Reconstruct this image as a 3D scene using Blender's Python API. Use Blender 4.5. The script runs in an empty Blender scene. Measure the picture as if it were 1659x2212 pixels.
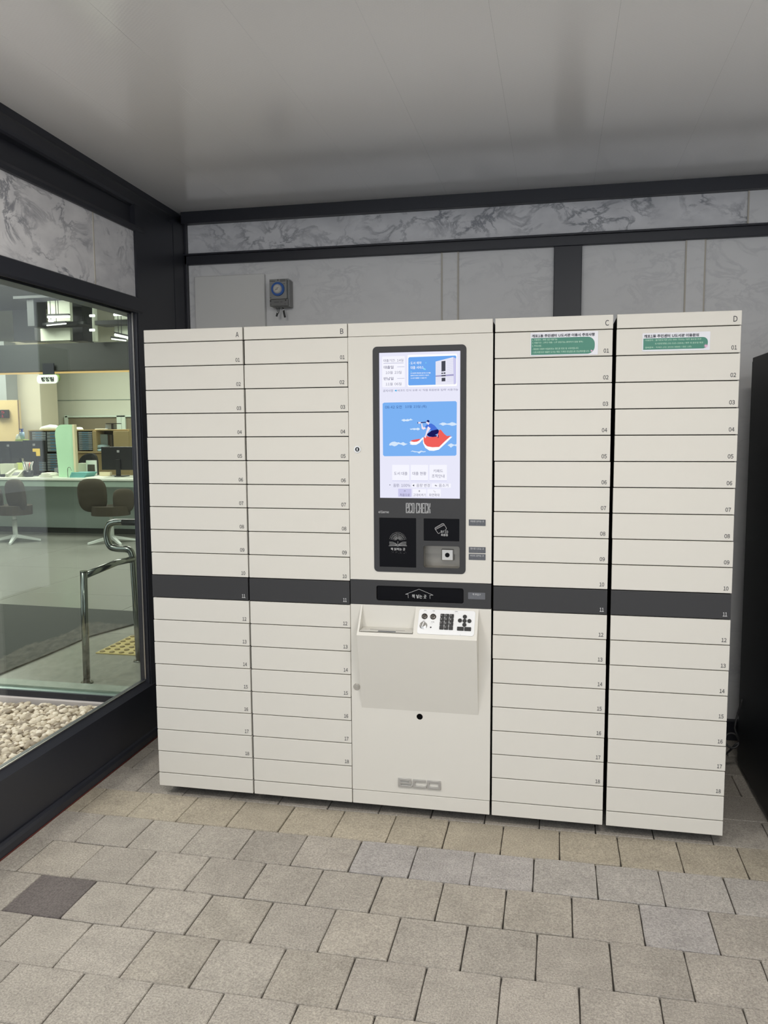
import bpy, bmesh, math, random
from mathutils import Vector, Matrix
import numpy as np
random.seed(7)
SC = bpy.context.scene
COL = SC.collection

# ------------------------------------------------------------------ camera
CAM = Vector((1.65680871, -3.11895028, 1.56318052)); FPX = 1768.45
RX = Vector((0.97844354, 0.20642044, -0.00623188))
RY = Vector((0.01484676, -0.10040869, -0.9948355))
RZ = Vector((-0.20598012, 0.97329785, -0.10130891))
cd = bpy.data.cameras.new('camera'); cam = bpy.data.objects.new('camera', cd); COL.objects.link(cam)
m = Matrix.Identity(4)
for i in range(3):
    m[i][0] = RX[i]; m[i][1] = -RY[i]; m[i][2] = -RZ[i]; m[i][3] = CAM[i]
cam.matrix_world = m
cd.sensor_fit = 'VERTICAL'; cd.sensor_height = 36.0; cd.sensor_width = 27.0
cd.lens = FPX / 2212 * 36.0; cd.clip_start = 0.05; cd.clip_end = 100
SC.camera = cam

# ------------------------------------------------------------------ world, lights, exposure
SC.view_settings.view_transform = 'Standard'
try: SC.view_settings.look = 'None'
except Exception: pass
SC.view_settings.gamma = 1.0; SC.view_settings.use_curve_mapping = False
SC.view_settings.exposure = 0.0
w = bpy.data.worlds.new('world'); SC.world = w; w.use_nodes = True
w.node_tree.nodes['Background'].inputs[0].default_value = (0.88, 0.93, 1.0, 1)
w.node_tree.nodes['Background'].inputs[1].default_value = 1.62

def area(name, loc, size, power, col=(1, 1, 1), target=None, sy=None):
    l = bpy.data.lights.new(name, 'AREA'); l.energy = power; l.color = col; l.size = size
    if sy: l.shape = 'RECTANGLE'; l.size_y = sy
    o = bpy.data.objects.new(name, l); COL.objects.link(o); o.location = loc
    if target is not None:
        o.rotation_euler = (Vector(target) - Vector(loc)).to_track_quat('-Z', 'Y').to_euler()
    return o
LAMPS = [(0.35, -1.75), (2.15, -1.75)]
for (lx, ly) in LAMPS:
    area('lamp_light', (lx, ly, 2.690), 0.55, 24, (1.0, 0.96, 0.90), sy=0.35)
area('lamp_light', (1.3, -3.1, 2.69), 1.0, 14, (1.0, 0.97, 0.92), sy=0.3)
LOBBY_LIGHTS = [(-3.2, 3.0), (-2.0, 5.5), (-5.2, 5.2), (-5.0, 8.4), (-8.0, 8.0)]
for (lx, ly) in LOBBY_LIGHTS:
    area('lobby_light', (lx, ly, 3.3), 1.3, 110 if ly > 5 else 60, (1.0, 0.99, 0.90), sy=1.3)

area('yard_light', (-1.5, .1, 2.9), .35, 26, (1.0, .93, .84))

# ------------------------------------------------------------------ materials
def lin(c):
    c = c / 255.0
    return c / 12.92 if c <= 0.04045 else ((c + 0.055) / 1.055) ** 2.4
def rgb(r, g, b): return (lin(r), lin(g), lin(b), 1)
MATS = {}
def mat(name, col, rough=0.5, metal=0.0, spec=0.5, noise=0.0, nscale=40, bump=0.0, bscale=300, coat=0):
    if name in MATS: return MATS[name]
    M = bpy.data.materials.new(name); M.use_nodes = True; nt = M.node_tree
    b = nt.nodes['Principled BSDF']
    b.inputs['Base Color'].default_value = col
    b.inputs['Roughness'].default_value = rough; b.inputs['Metallic'].default_value = metal
    b.inputs['Specular IOR Level'].default_value = spec
    b.inputs['Coat Weight'].default_value = coat
    if noise or bump:
        tc = nt.nodes.new('ShaderNodeTexCoord')
        if noise:
            n = nt.nodes.new('ShaderNodeTexNoise'); n.inputs['Scale'].default_value = nscale
            n.inputs['Detail'].default_value = 6
            nt.links.new(tc.outputs['Object'], n.inputs['Vector'])
            mp = nt.nodes.new('ShaderNodeMapRange'); mp.inputs[3].default_value = 1 - noise; mp.inputs[4].default_value = 1 + noise
            nt.links.new(n.outputs['Fac'], mp.inputs[0])
            mx = nt.nodes.new('ShaderNodeVectorMath'); mx.operation = 'SCALE'
            mx.inputs[0].default_value = col[:3]; nt.links.new(mp.outputs[0], mx.inputs['Scale'])
            nt.links.new(mx.outputs[0], b.inputs['Base Color'])
        if bump:
            n2 = nt.nodes.new('ShaderNodeTexNoise'); n2.inputs['Scale'].default_value = bscale
            nt.links.new(tc.outputs['Object'], n2.inputs['Vector'])
            bp = nt.nodes.new('ShaderNodeBump'); bp.inputs['Strength'].default_value = bump; bp.inputs['Distance'].default_value = 0.002
            nt.links.new(n2.outputs['Fac'], bp.inputs['Height']); nt.links.new(bp.outputs[0], b.inputs['Normal'])
    MATS[name] = M; return M
def emit(name, col, s=1.0):
    if name in MATS: return MATS[name]
    M = bpy.data.materials.new(name); M.use_nodes = True; nt = M.node_tree
    nt.nodes.remove(nt.nodes['Principled BSDF'])
    e = nt.nodes.new('ShaderNodeEmission'); e.inputs[0].default_value = col; e.inputs[1].default_value = s
    nt.links.new(e.outputs[0], nt.nodes['Material Output'].inputs[0]); MATS[name] = M; return M
def glass(name, tint, gloss=1.0, ior=1.5):
    M = bpy.data.materials.new(name); M.use_nodes = True; nt = M.node_tree
    nt.nodes.remove(nt.nodes['Principled BSDF'])
    t = nt.nodes.new('ShaderNodeBsdfTransparent'); t.inputs[0].default_value = tint
    g = nt.nodes.new('ShaderNodeBsdfGlossy'); g.inputs['Roughness'].default_value = 0.0
    lw = nt.nodes.new('ShaderNodeLayerWeight'); lw.inputs[0].default_value = .5     # facing = 1 - cos
    pw = nt.nodes.new('ShaderNodeMath'); pw.operation = 'POWER'; pw.inputs[1].default_value = 5; nt.links.new(lw.outputs['Facing'], pw.inputs[0])
    mu = nt.nodes.new('ShaderNodeMath'); mu.operation = 'MULTIPLY_ADD'; mu.inputs[1].default_value = .96 * gloss; mu.inputs[2].default_value = .04 * gloss
    nt.links.new(pw.outputs[0], mu.inputs[0])
    mx = nt.nodes.new('ShaderNodeMixShader'); nt.links.new(mu.outputs[0], mx.inputs[0])
    nt.links.new(t.outputs[0], mx.inputs[1]); nt.links.new(g.outputs[0], mx.inputs[2])
    nt.links.new(mx.outputs[0], nt.nodes['Material Output'].inputs[0]); return M

def marble(name, base, vein, amount, seed):
    M = bpy.data.materials.new(name); M.use_nodes = True; nt = M.node_tree; b = nt.nodes['Principled BSDF']
    tc = nt.nodes.new('ShaderNodeTexCoord')
    mp = nt.nodes.new('ShaderNodeMapping'); mp.inputs['Location'].default_value = (seed, seed * 1.7, seed * .6)
    mp.inputs['Rotation'].default_value = (0.3, 0.5, 0.2); mp.inputs['Scale'].default_value = (1, 1, 1.6)
    nt.links.new(tc.outputs['Object'], mp.inputs[0])
    n1 = nt.nodes.new('ShaderNodeTexNoise'); n1.inputs['Scale'].default_value = 5.2; n1.inputs['Detail'].default_value = 9
    n1.inputs['Roughness'].default_value = .62; n1.inputs['Distortion'].default_value = .7
    nt.links.new(mp.outputs[0], n1.inputs['Vector'])
    s = nt.nodes.new('ShaderNodeMath'); s.operation = 'SUBTRACT'; s.inputs[1].default_value = .5; nt.links.new(n1.outputs['Fac'], s.inputs[0])
    a = nt.nodes.new('ShaderNodeMath'); a.operation = 'ABSOLUTE'; nt.links.new(s.outputs[0], a.inputs[0])
    v = nt.nodes.new('ShaderNodeMapRange'); v.inputs[1].default_value = 0; v.inputs[2].default_value = .05; v.inputs[3].default_value = 1; v.inputs[4].default_value = 0
    nt.links.new(a.outputs[0], v.inputs[0])
    n2 = nt.nodes.new('ShaderNodeTexNoise'); n2.inputs['Scale'].default_value = 2.6; n2.inputs['Detail'].default_value = 3
    nt.links.new(mp.outputs[0], n2.inputs['Vector'])
    g = nt.nodes.new('ShaderNodeMapRange'); g.inputs[1].default_value = .42; g.inputs[2].default_value = .62; g.inputs[3].default_value = 0; g.inputs[4].default_value = amount
    nt.links.new(n2.outputs['Fac'], g.inputs[0])
    mu = nt.nodes.new('ShaderNodeMath'); mu.operation = 'MULTIPLY'; nt.links.new(v.outputs[0], mu.inputs[0]); nt.links.new(g.outputs[0], mu.inputs[1])
    n3 = nt.nodes.new('ShaderNodeTexNoise'); n3.inputs['Scale'].default_value = 7; n3.inputs['Detail'].default_value = 4
    nt.links.new(mp.outputs[0], n3.inputs['Vector'])
    g3 = nt.nodes.new('ShaderNodeMapRange'); g3.inputs[1].default_value = .35; g3.inputs[2].default_value = .75; g3.inputs[3].default_value = 0; g3.inputs[4].default_value = amount * .35
    nt.links.new(n3.outputs['Fac'], g3.inputs[0])
    ad = nt.nodes.new('ShaderNodeMath'); ad.operation = 'ADD'; ad.use_clamp = True; nt.links.new(mu.outputs[0], ad.inputs[0]); nt.links.new(g3.outputs[0], ad.inputs[1])
    mx = nt.nodes.new('ShaderNodeMix'); mx.data_type = 'RGBA'; mx.inputs[6].default_value = base; mx.inputs[7].default_value = vein
    nt.links.new(ad.outputs[0], mx.inputs[0]); nt.links.new(mx.outputs[2], b.inputs['Base Color'])
    b.inputs['Roughness'].default_value = .45; b.inputs['Specular IOR Level'].default_value = .3
    return M

CREAM = mat('cream_painted_steel', (0.69, 0.665, 0.605, 1), 0.55, spec=0.35, noise=0.012, nscale=9, bump=0.05, bscale=900)
CHAR = mat('charcoal_painted_steel', (0.043, 0.043, 0.045, 1), 0.5, spec=0.30, bump=0.05, bscale=900)
DARKIN = mat('dark_cabinet_interior', (0.012, 0.012, 0.013, 1), 0.7, spec=0.2)
PRINTG = mat('grey_print', (0.040, 0.040, 0.046, 1), 0.6)
PRINTW = mat('light_print', (0.62, 0.62, 0.62, 1), 0.6)
BLACKG = mat('black_glass', (0.0035, 0.0035, 0.005, 1), 0.15, spec=0.10)
BLACKP = mat('black_rubber', (0.012, 0.012, 0.013, 1), 0.45)
CHROME = mat('chrome', (0.75, 0.74, 0.72, 1), 0.12, metal=1.0)
BRUSH = mat('brushed_steel', (0.62, 0.60, 0.56, 1), 0.38, metal=1.0)
FRAME = mat('dark_aluminium_frame', (0.021, 0.0225, 0.030, 1), 0.40, spec=0.45)
WHITEP = mat('white_acrylic', (0.80, 0.80, 0.80, 1), 0.3)
TAGM = mat('grey_tag', (0.10, 0.105, 0.12, 1), 0.5)
TAGM2 = mat('lighter_grey_tag', (0.12, 0.125, 0.14, 1), 0.5)

# ------------------------------------------------------------------ mesh helpers
def wloc(o):
    v = Vector((0, 0, 0))
    while o is not None: v += o.location; o = o.parent
    return v
def link(name, me, parent=None, origin=(0, 0, 0)):
    o = bpy.data.objects.new(name, me); COL.objects.link(o)
    pl = wloc(parent) if parent else Vector((0, 0, 0))
    o.parent = parent; o.location = Vector(origin) - pl
    return o
def bm_obj(name, bm, material, parent=None, smooth=False, origin=None, kind=None):
    if origin is None:
        if len(bm.verts):
            lo = [min(v.co[i] for v in bm.verts) for i in range(3)]; hi = [max(v.co[i] for v in bm.verts) for i in range(3)]
            origin = Vector(((lo[0] + hi[0]) / 2, (lo[1] + hi[1]) / 2, lo[2]))
        else: origin = Vector((0, 0, 0))
    origin = Vector(origin)
    for v in bm.verts: v.co -= origin
    me = bpy.data.meshes.new(name); bm.to_mesh(me); bm.free()
    mats = material if isinstance(material, (list, tuple)) else [material]
    for x in mats: me.materials.append(x)
    if smooth:
        for p in me.polygons: p.use_smooth = True
    o = link(name, me, parent, origin)
    if kind: o['kind'] = kind
    return o
def box(bm, x0, x1, y0, y1, z0, z1, mi=0, bev=0):
    x0, x1 = min(x0, x1), max(x0, x1); y0, y1 = min(y0, y1), max(y0, y1); z0, z1 = min(z0, z1), max(z0, z1)
    vs = [bm.verts.new((x, y, z)) for x in (x0, x1) for y in (y0, y1) for z in (z0, z1)]
    fs = [(0, 1, 3, 2), (4, 6, 7, 5), (0, 4, 5, 1), (2, 3, 7, 6), (0, 2, 6, 4), (1, 5, 7, 3)]
    F = [bm.faces.new([vs[i] for i in f]) for f in fs]
    for f in F: f.material_index = mi
    if bev:
        es = list({e for f in F for e in f.edges})
        bmesh.ops.bevel(bm, geom=es, offset=bev, segments=2, affect='EDGES', profile=.5)
    return vs
def obox(bm, c, ax, ay, az, hx, hy, hz, mi=0):
    c = Vector(c); ax = Vector(ax); ay = Vector(ay); az = Vector(az)
    vs = [bm.verts.new(c + ax * sx * hx + ay * sy * hy + az * sz * hz) for sx in (-1, 1) for sy in (-1, 1) for sz in (-1, 1)]
    for f in [(0, 1, 3, 2), (4, 6, 7, 5), (0, 4, 5, 1), (2, 3, 7, 6), (0, 2, 6, 4), (1, 5, 7, 3)]:
        bm.faces.new([vs[i] for i in f]).material_index = mi
def prism(bm, pts, fn, mi=0, flip=False):
    """closed prism: pts 2-D outline, fn(u, v, k) -> 3-D, k 0 front / 1 back"""
    a = [bm.verts.new(fn(u, v, 0)) for u, v in pts]; b = [bm.verts.new(fn(u, v, 1)) for u, v in pts]
    n = len(pts)
    bm.faces.new(a).material_index = mi; bm.faces.new(list(reversed(b))).material_index = mi
    for i in range(n):
        bm.faces.new([a[(i + 1) % n], a[i], b[i], b[(i + 1) % n]]).material_index = mi
def cyl(bm, p0, p1, r0, r1=None, n=20, mi=0):
    p0 = Vector(p0); p1 = Vector(p1); r1 = r0 if r1 is None else r1
    d = (p1 - p0).normalized(); a = d.orthogonal().normalized(); b = d.cross(a)
    A = []; B = []
    for i in range(n):
        t = 2 * math.pi * i / n; k = a * math.cos(t) + b * math.sin(t)
        A.append(bm.verts.new(p0 + k * r0)); B.append(bm.verts.new(p1 + k * r1))
    for i in range(n):
        f = bm.faces.new([A[i], A[(i + 1) % n], B[(i + 1) % n], B[i]]); f.material_index = mi; f.smooth = True
    bm.faces.new(list(reversed(A))).material_index = mi; bm.faces.new(B).material_index = mi
def tube(bm, pts, r, n=10, mi=0):
    pts = [Vector(p) for p in pts]; rings = []
    up = None
    for i, p in enumerate(pts):
        d = (pts[min(i + 1, len(pts) - 1)] - pts[max(i - 1, 0)]).normalized()
        if up is None: up = d.orthogonal().normalized()
        up = (up - d * up.dot(d)).normalized(); s = d.cross(up)
        rings.append([bm.verts.new(p + (up * math.cos(2 * math.pi * k / n) + s * math.sin(2 * math.pi * k / n)) * r) for k in range(n)])
    for i in range(len(rings) - 1):
        for k in range(n):
            f = bm.faces.new([rings[i][k], rings[i][(k + 1) % n], rings[i + 1][(k + 1) % n], rings[i + 1][k]]); f.smooth = True; f.material_index = mi
    bm.faces.new(list(reversed(rings[0]))); bm.faces.new(rings[-1])
def smooth_path(pts, k=6):
    pts = [Vector(p) for p in pts]; out = []
    for i in range(len(pts) - 1):
        p0 = pts[max(i - 1, 0)]; p1 = pts[i]; p2 = pts[i + 1]; p3 = pts[min(i + 2, len(pts) - 1)]
        for j in range(k):
            t = j / k
            out.append(.5 * ((2 * p1) + (p2 - p0) * t + (2 * p0 - 5 * p1 + 4 * p2 - p3) * t * t + (3 * p1 - p0 - 3 * p2 + p3) * t ** 3))
    out.append(pts[-1]); return out
def rrect(x0, x1, z0, z1, r, n=5):
    x0, x1 = min(x0, x1), max(x0, x1); z0, z1 = min(z0, z1), max(z0, z1); P = []
    for cx, cz, a in ((x1 - r, z1 - r, 0), (x0 + r, z1 - r, 90), (x0 + r, z0 + r, 180), (x1 - r, z0 + r, 270)):
        for i in range(n + 1):
            t = math.radians(a + 90 * i / n); P.append((cx + r * math.cos(t), cz + r * math.sin(t)))
    return P
def circ(x, z, r, n=24): return [(x + r * math.cos(2 * math.pi * i / n), z + r * math.sin(2 * math.pi * i / n)) for i in range(n)]
def bnew(): return bmesh.new()
# local frames: front face of the lockers (u=x, v=z, h toward the viewer) and the tilted keypad
def FRONT(u, v, h=0.0): return (u, -h, v)
SD = Vector((0, -.08, -.104)).normalized(); SN = Vector((0, -.104, .08)).normalized()   # down-slope, outward
def SLOPE(u, s, h=0.0):
    p = Vector((u, 0, .866)) + SD * s + SN * h; return (p.x, p.y, p.z)
def plate(bm, pts, h0, h1, frame=FRONT, mi=0):
    prism(bm, pts, lambda u, v, k: frame(u, v, h1 if k == 0 else h0), mi)
def flat(bm, pts, h, frame=FRONT, mi=0):
    bm.faces.new([bm.verts.new(frame(u, v, h)) for u, v in pts]).material_index = mi
def holed(name, outer, holes, y0, y1, material, parent, bev=0.0):
    """a panel with real openings, between y0 (front) and y1 (back)"""
    cu = bpy.data.curves.new('c', 'CURVE'); cu.dimensions = '2D'; cu.fill_mode = 'BOTH'
    for P in [outer] + holes:
        s = cu.splines.new('POLY'); s.points.add(len(P) - 1)
        for i, (a, b) in enumerate(P): s.points[i].co = (a, b, 0, 1)
        s.use_cyclic_u = True
    cu.extrude = (y1 - y0) / 2 - bev; cu.bevel_depth = bev; cu.bevel_resolution = 1
    o = bpy.data.objects.new('c', cu); COL.objects.link(o)
    dg = bpy.context.evaluated_depsgraph_get(); me = bpy.data.meshes.new_from_object(o.evaluated_get(dg))
    bpy.data.objects.remove(o); bpy.data.curves.remove(cu)
    cy = (y0 + y1) / 2; ox, oz = outer[0]
    for v in me.vertices: v.co = Vector((v.co.x - ox, -v.co.z, v.co.y - oz))
    me.name = name; me.materials.clear(); me.materials.append(material)
    return link(name, me, parent, (ox, cy, oz))
TEXTQ = []
def text(s, u0, u1, v0, v1, material, parent, h=0.0006, frame=FRONT, name='lettering', bold=0.0, keep=False, tight=True):
    # full-width forms give one plain sans face for Latin, digits and Hangul; kerning closes them up
    f = ''.join(chr(ord(c) + 0xFEE0) if (c.isalnum() or c == '%') and ord(c) < 127 else c for c in s)
    cu = bpy.data.curves.new('t', 'FONT'); cu.body = f; cu.resolution_u = 3; cu.offset = bold; cu.align_x = 'LEFT'
    def adv(c):
        if not (c.isalnum() or c == '%') or ord(c) > 126: return 1.0
        if c.isdigit(): return .64
        if c in "il.,:;'|!()/-": return .36
        if c in 'MWmw%': return .95
        return .76 if c.isupper() else .64
    for i in range(len(s) - 1):
        a_ = adv(s[i]); b_ = adv(s[i + 1]); cu.body_format[i].kerning = -((1 - a_) / 2 + (1 - b_) / 2) / .025
    o = bpy.data.objects.new('t', cu); COL.objects.link(o)
    TEXTQ.append((o, u0, u1, v0, v1, material, parent, h, frame, name, keep))
def flush_text():
    """turn queued lettering into meshes; pieces of one parent, name and material become one object"""
    bpy.context.view_layer.update(); dg = bpy.context.evaluated_depsgraph_get(); acc = {}
    for (o, u0, u1, v0, v1, material, parent, h, frame, name, keep) in TEXTQ:
        me = bpy.data.meshes.new_from_object(o.evaluated_get(dg))
        if len(me.vertices) == 0: continue
        co = np.zeros(len(me.vertices) * 3); me.vertices.foreach_get('co', co); co = co.reshape(-1, 3)
        lo = co.min(0); hi = co.max(0)
        sx = (u1 - u0) / max(hi[0] - lo[0], 1e-6); sy = (v1 - v0) / max(hi[1] - lo[1], 1e-6)
        vs = [frame(u0 + (c[0] - lo[0]) * sx, v0 + (c[1] - lo[1]) * sy, h) for c in co]
        fs = [list(p.vertices) for p in me.polygons]
        key = (parent.name if parent else '', name, material.name, len(acc) if keep else 0)
        a = acc.setdefault(key, [[], [], material, parent, name]); base = len(a[0])
        a[0].extend(vs); a[1].extend([[i + base for i in f] for f in fs])
        cu = o.data; bpy.data.objects.remove(o); bpy.data.curves.remove(cu); bpy.data.meshes.remove(me)
    TEXTQ.clear()
    for vs, fs, material, parent, name in acc.values():
        o0 = Vector(vs[0]); me = bpy.data.meshes.new(name); me.from_pydata([tuple(Vector(v) - o0) for v in vs], [], fs)
        me.materials.append(material); link(name, me, parent, o0)
def thing(name, label, cat, loc=(0, 0, 0), group=None):
    o = bpy.data.objects.new(name, None); COL.objects.link(o); o.location = loc; o.empty_display_size = .05
    o['label'] = label; o['category'] = cat
    if group: o['group'] = group
    return o
def tag(o, label, cat, group=None):
    o['label'] = label; o['category'] = cat
    if group: o['group'] = group
    return o
def struct(o): o['kind'] = 'structure'; return o
def pt(u, v, y):
    """point of the photograph's pixel (u, v) on the vertical plane at depth y"""
    d = RX * ((u - 829.5) / FPX) + RY * ((v - 1106) / FPX) + RZ
    return CAM + d * ((y - CAM.y) / d.y)

# ------------------------------------------------------------------ the room shell
CEIL = 2.728; YB = 1.12; XL = -0.335; XR = 3.7; YF = -3.7
# floor: bedding + every paver a stone of its own
bm = bnew(); box(bm, -0.34, XR, YF, 1.16, -0.09, -0.010)
floor = struct(bm_obj('floor', bm, mat('joint_sand', (0.045, 0.040, 0.034, 1), 0.95, noise=.3, nscale=90), origin=(0, 0, 0)))
def paver_material():
    M = bpy.data.materials.new('concrete_paver'); M.use_nodes = True; nt = M.node_tree; b = nt.nodes['Principled BSDF']; L = nt.links
    oi = nt.nodes.new('ShaderNodeObjectInfo'); tc = nt.nodes.new('ShaderNodeTexCoord')
    off = nt.nodes.new('ShaderNodeVectorMath'); off.operation = 'ADD'
    sc = nt.nodes.new('ShaderNodeVectorMath'); sc.operation = 'SCALE'; sc.inputs[0].default_value = (37, 53, 11)
    L.new(oi.outputs['Random'], sc.inputs['Scale']); L.new(tc.outputs['Object'], off.inputs[0]); L.new(sc.outputs[0], off.inputs[1])
    def noise(scale, det, r=.6):
        n = nt.nodes.new('ShaderNodeTexNoise'); n.inputs['Scale'].default_value = scale; n.inputs['Detail'].default_value = det
        n.inputs['Roughness'].default_value = r; L.new(off.outputs[0], n.inputs['Vector']); return n
    def rng(src, a, b_, c, d):
        r = nt.nodes.new('ShaderNodeMapRange'); r.inputs[1].default_value = a; r.inputs[2].default_value = b_; r.inputs[3].default_value = c; r.inputs[4].default_value = d
        L.new(src, r.inputs[0]); return r
    n1 = noise(9, 4); n2 = noise(170, 3, .7); n3 = noise(420, 2); n4 = noise(45, 8, .75)
    r1 = rng(n1.outputs['Fac'], .25, .75, .86, 1.13); r2 = rng(n2.outputs['Fac'], .3, .7, .66, 1.34); r3 = rng(n4.outputs['Fac'], .3, .7, .93, 1.07)
    m1 = nt.nodes.new('ShaderNodeMath'); m1.operation = 'MULTIPLY'; L.new(r1.outputs[0], m1.inputs[0]); L.new(r2.outputs[0], m1.inputs[1])
    m2 = nt.nodes.new('ShaderNodeMath'); m2.operation = 'MULTIPLY'; L.new(m1.outputs[0], m2.inputs[0]); L.new(r3.outputs[0], m2.inputs[1])
    cs = nt.nodes.new('ShaderNodeVectorMath'); cs.operation = 'SCALE'; L.new(oi.outputs['Color'], cs.inputs[0]); L.new(m2.outputs[0], cs.inputs['Scale'])
    n5 = noise(60, 5, .8); n6 = noise(6, 2)
    w1 = rng(n5.outputs['Fac'], .64, .72, 0, .75); w2 = rng(n6.outputs['Fac'], .45, .62, 0.25, 1)
    wm = nt.nodes.new('ShaderNodeMath'); wm.operation = 'MULTIPLY'; L.new(w1.outputs[0], wm.inputs[0]); L.new(w2.outputs[0], wm.inputs[1])
    mx = nt.nodes.new('ShaderNodeMix'); mx.data_type = 'RGBA'; mx.inputs[7].default_value = (.62, .58, .50, 1)
    L.new(wm.outputs[0], mx.inputs[0]); L.new(cs.outputs[0], mx.inputs[6]); L.new(mx.outputs[2], b.inputs['Base Color'])
    bp = nt.nodes.new('ShaderNodeBump'); bp.inputs['Strength'].default_value = .8; bp.inputs['Distance'].default_value = .003
    ad = nt.nodes.new('ShaderNodeMath'); ad.operation = 'ADD'; L.new(n2.outputs['Fac'], ad.inputs[0]); L.new(n3.outputs['Fac'], ad.inputs[1])
    L.new(ad.outputs[0], bp.inputs['Height']); L.new(bp.outputs[0], b.inputs['Normal'])
    b.inputs['Roughness'].default_value = .85; b.inputs['Specular IOR Level'].default_value = .25
    return M
PAVER = paver_material()
rows = [(1.16, .905, -.11), (.905, .68, -.25), (.68, .455, -.14), (.455, .23, -.26), (.23, .005, -.115), (.005, -.218, -.2525), (-.218, -.446, -.127), (-.446, -.673, -.2137),
        (-.673, -.899, -.1057), (-.899, -1.122, -.2006), (-1.122, -1.345, -.0907), (-1.345, -1.57, -.205), (-1.57, -1.795, -.10), (-1.795, -2.02, -.21), (-2.02, -2.245, -.10)]
PIT = .2155
pmesh = []
def paver_mesh(wx, wy, seed):
    rnd = random.Random(seed); bm = bnew()
    n = 5
    # outline with slightly chipped edges, a small chamfer to the top
    P = []
    for (ax, ay, bx_, by_) in ((0, 0, 1, 0), (1, 0, 1, 1), (1, 1, 0, 1), (0, 1, 0, 0)):
        for i in range(n):
            t = i / n; x = ax + (bx_ - ax) * t; y = ay + (by_ - ay) * t
            j = 0.0 if i else .0012
            nx, ny = (.5 - x), (.5 - y); s = rnd.uniform(0, .0011) + j
            P.append(((x - .5) * wx + nx * s * 2, (y - .5) * wy + ny * s * 2))
    c = .0020
    top = [bm.verts.new((x * (1 - c / abs(wx / 2)), y * (1 - c / abs(wy / 2)), 0)) for x, y in P]
    mid = [bm.verts.new((x, y, -.0030)) for x, y in P]; bot = [bm.verts.new((x, y, -.05)) for x, y in P]
    N = len(P); bm.faces.new(top)
    for i in range(N):
        bm.faces.new([top[(i + 1) % N], top[i], mid[i], mid[(i + 1) % N]]); bm.faces.new([mid[(i + 1) % N], mid[i], bot[i], bot[(i + 1) % N]])
    me = bpy.data.meshes.new('paver'); bm.to_mesh(me); bm.free(); me.materials.append(PAVER)
    return me
full = [paver_mesh(PIT - .0017, .2227, s) for s in range(6)]
tones = [(.303, .284, .245), (.300, .281, .243), (.310, .290, .250), (.298, .278, .240), (.302, .281, .238)]
for ri, (ya, yb, x0) in enumerate(rows):
    k0 = math.floor((-.335 - x0) / PIT) - 1
    for k in range(k0, 20):
        xa = x0 + k * PIT; xb = xa + PIT
        if xb < -.31 or xa > 3.3: continue
        rnd = random.Random(ri * 100 + k); cut = xa < -.325
        wy = ya - yb - .0024
        if cut: xa = -.327
        if xb - xa < .02: continue
        if cut or abs(wy - .2227) > .004: me = paver_mesh(xb - xa - .0017, wy, k + ri)
        else: me = full[rnd.randrange(6)]
        o = link('paver', me, floor, ((xa + xb) / 2 + rnd.uniform(-.0006, .0006), (ya + yb) / 2 + rnd.uniform(-.0006, .0006), rnd.uniform(-.0012, .0010)))
        if not cut and rnd.random() < .5: o.rotation_euler.z = math.pi if abs(wy - .2227) < .004 else 0
        o.rotation_euler.x = rnd.uniform(-.004, .004); o.rotation_euler.y = rnd.uniform(-.004, .004)
        c = Vector(rnd.choice(tones)) * rnd.uniform(.92, 1.06); xm = (xa + xb) / 2
        if ri == 8 and abs(xm - .002) < .05: c = Vector((.125, .112, .105)); o['label'] = 'darker brown-grey paver'
        elif ri == 6 and .9 < xm < 1.66: c = Vector((.312, .299, .280)) * rnd.uniform(.98, 1.06)
        elif ri == 6 and xm > 1.66: c = Vector((.325, .310, .280))
        elif ri == 5: c = Vector((.320, .290, .225)) * rnd.uniform(.96, 1.06)
        elif ri == 7 and 1.9 < xm < 2.2: c = Vector((.310, .297, .278))
        o.color = (c[0] * 1.21, c[1] * 1.18, c[2] * 1.19, 1)

# ceiling: long glossy panels running away from the viewer
def ceiling_material():
    M = bpy.data.materials.new('ceiling_sheet'); M.use_nodes = True; nt = M.node_tree; b = nt.nodes['Principled BSDF']; L = nt.links
    tc = nt.nodes.new('ShaderNodeTexCoord'); mp = nt.nodes.new('ShaderNodeMapping'); mp.inputs['Rotation'].default_value = (0, 0, .7); L.new(tc.outputs['Object'], mp.inputs[0])
    wv = nt.nodes.new('ShaderNodeTexWave'); wv.inputs['Scale'].default_value = 26; wv.inputs['Distortion'].default_value = 3; wv.inputs['Detail'].default_value = 1
    L.new(mp.outputs[0], wv.inputs['Vector'])
    w2 = nt.nodes.new('ShaderNodeTexWave'); w2.inputs['Scale'].default_value = 30; w2.bands_direction = 'Y'; w2.inputs['Distortion'].default_value = 3
    L.new(mp.outputs[0], w2.inputs['Vector'])
    mm = nt.nodes.new('ShaderNodeMath'); mm.operation = 'MULTIPLY'; L.new(wv.outputs['Fac'], mm.inputs[0]); L.new(w2.outputs['Fac'], mm.inputs[1])
    bp = nt.nodes.new('ShaderNodeBump'); bp.inputs['Strength'].default_value = .12; bp.inputs['Distance'].default_value = .0008; L.new(mm.outputs[0], bp.inputs['Height'])
    b.inputs['Base Color'].default_value = (.90, .885, .87, 1); b.inputs['Roughness'].default_value = .13; b.inputs['Specular IOR Level'].default_value = .7
    L.new(bp.outputs[0], b.inputs['Normal']); return M
CM = ceiling_material()
bm = bnew(); box(bm, -.45, XR + .1, YF, 1.25, CEIL + .006, CEIL + .10)
ceiling = struct(bm_obj('ceiling', bm, CM, origin=(0, 0, CEIL)))
x = .386 - .356 * 3
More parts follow.
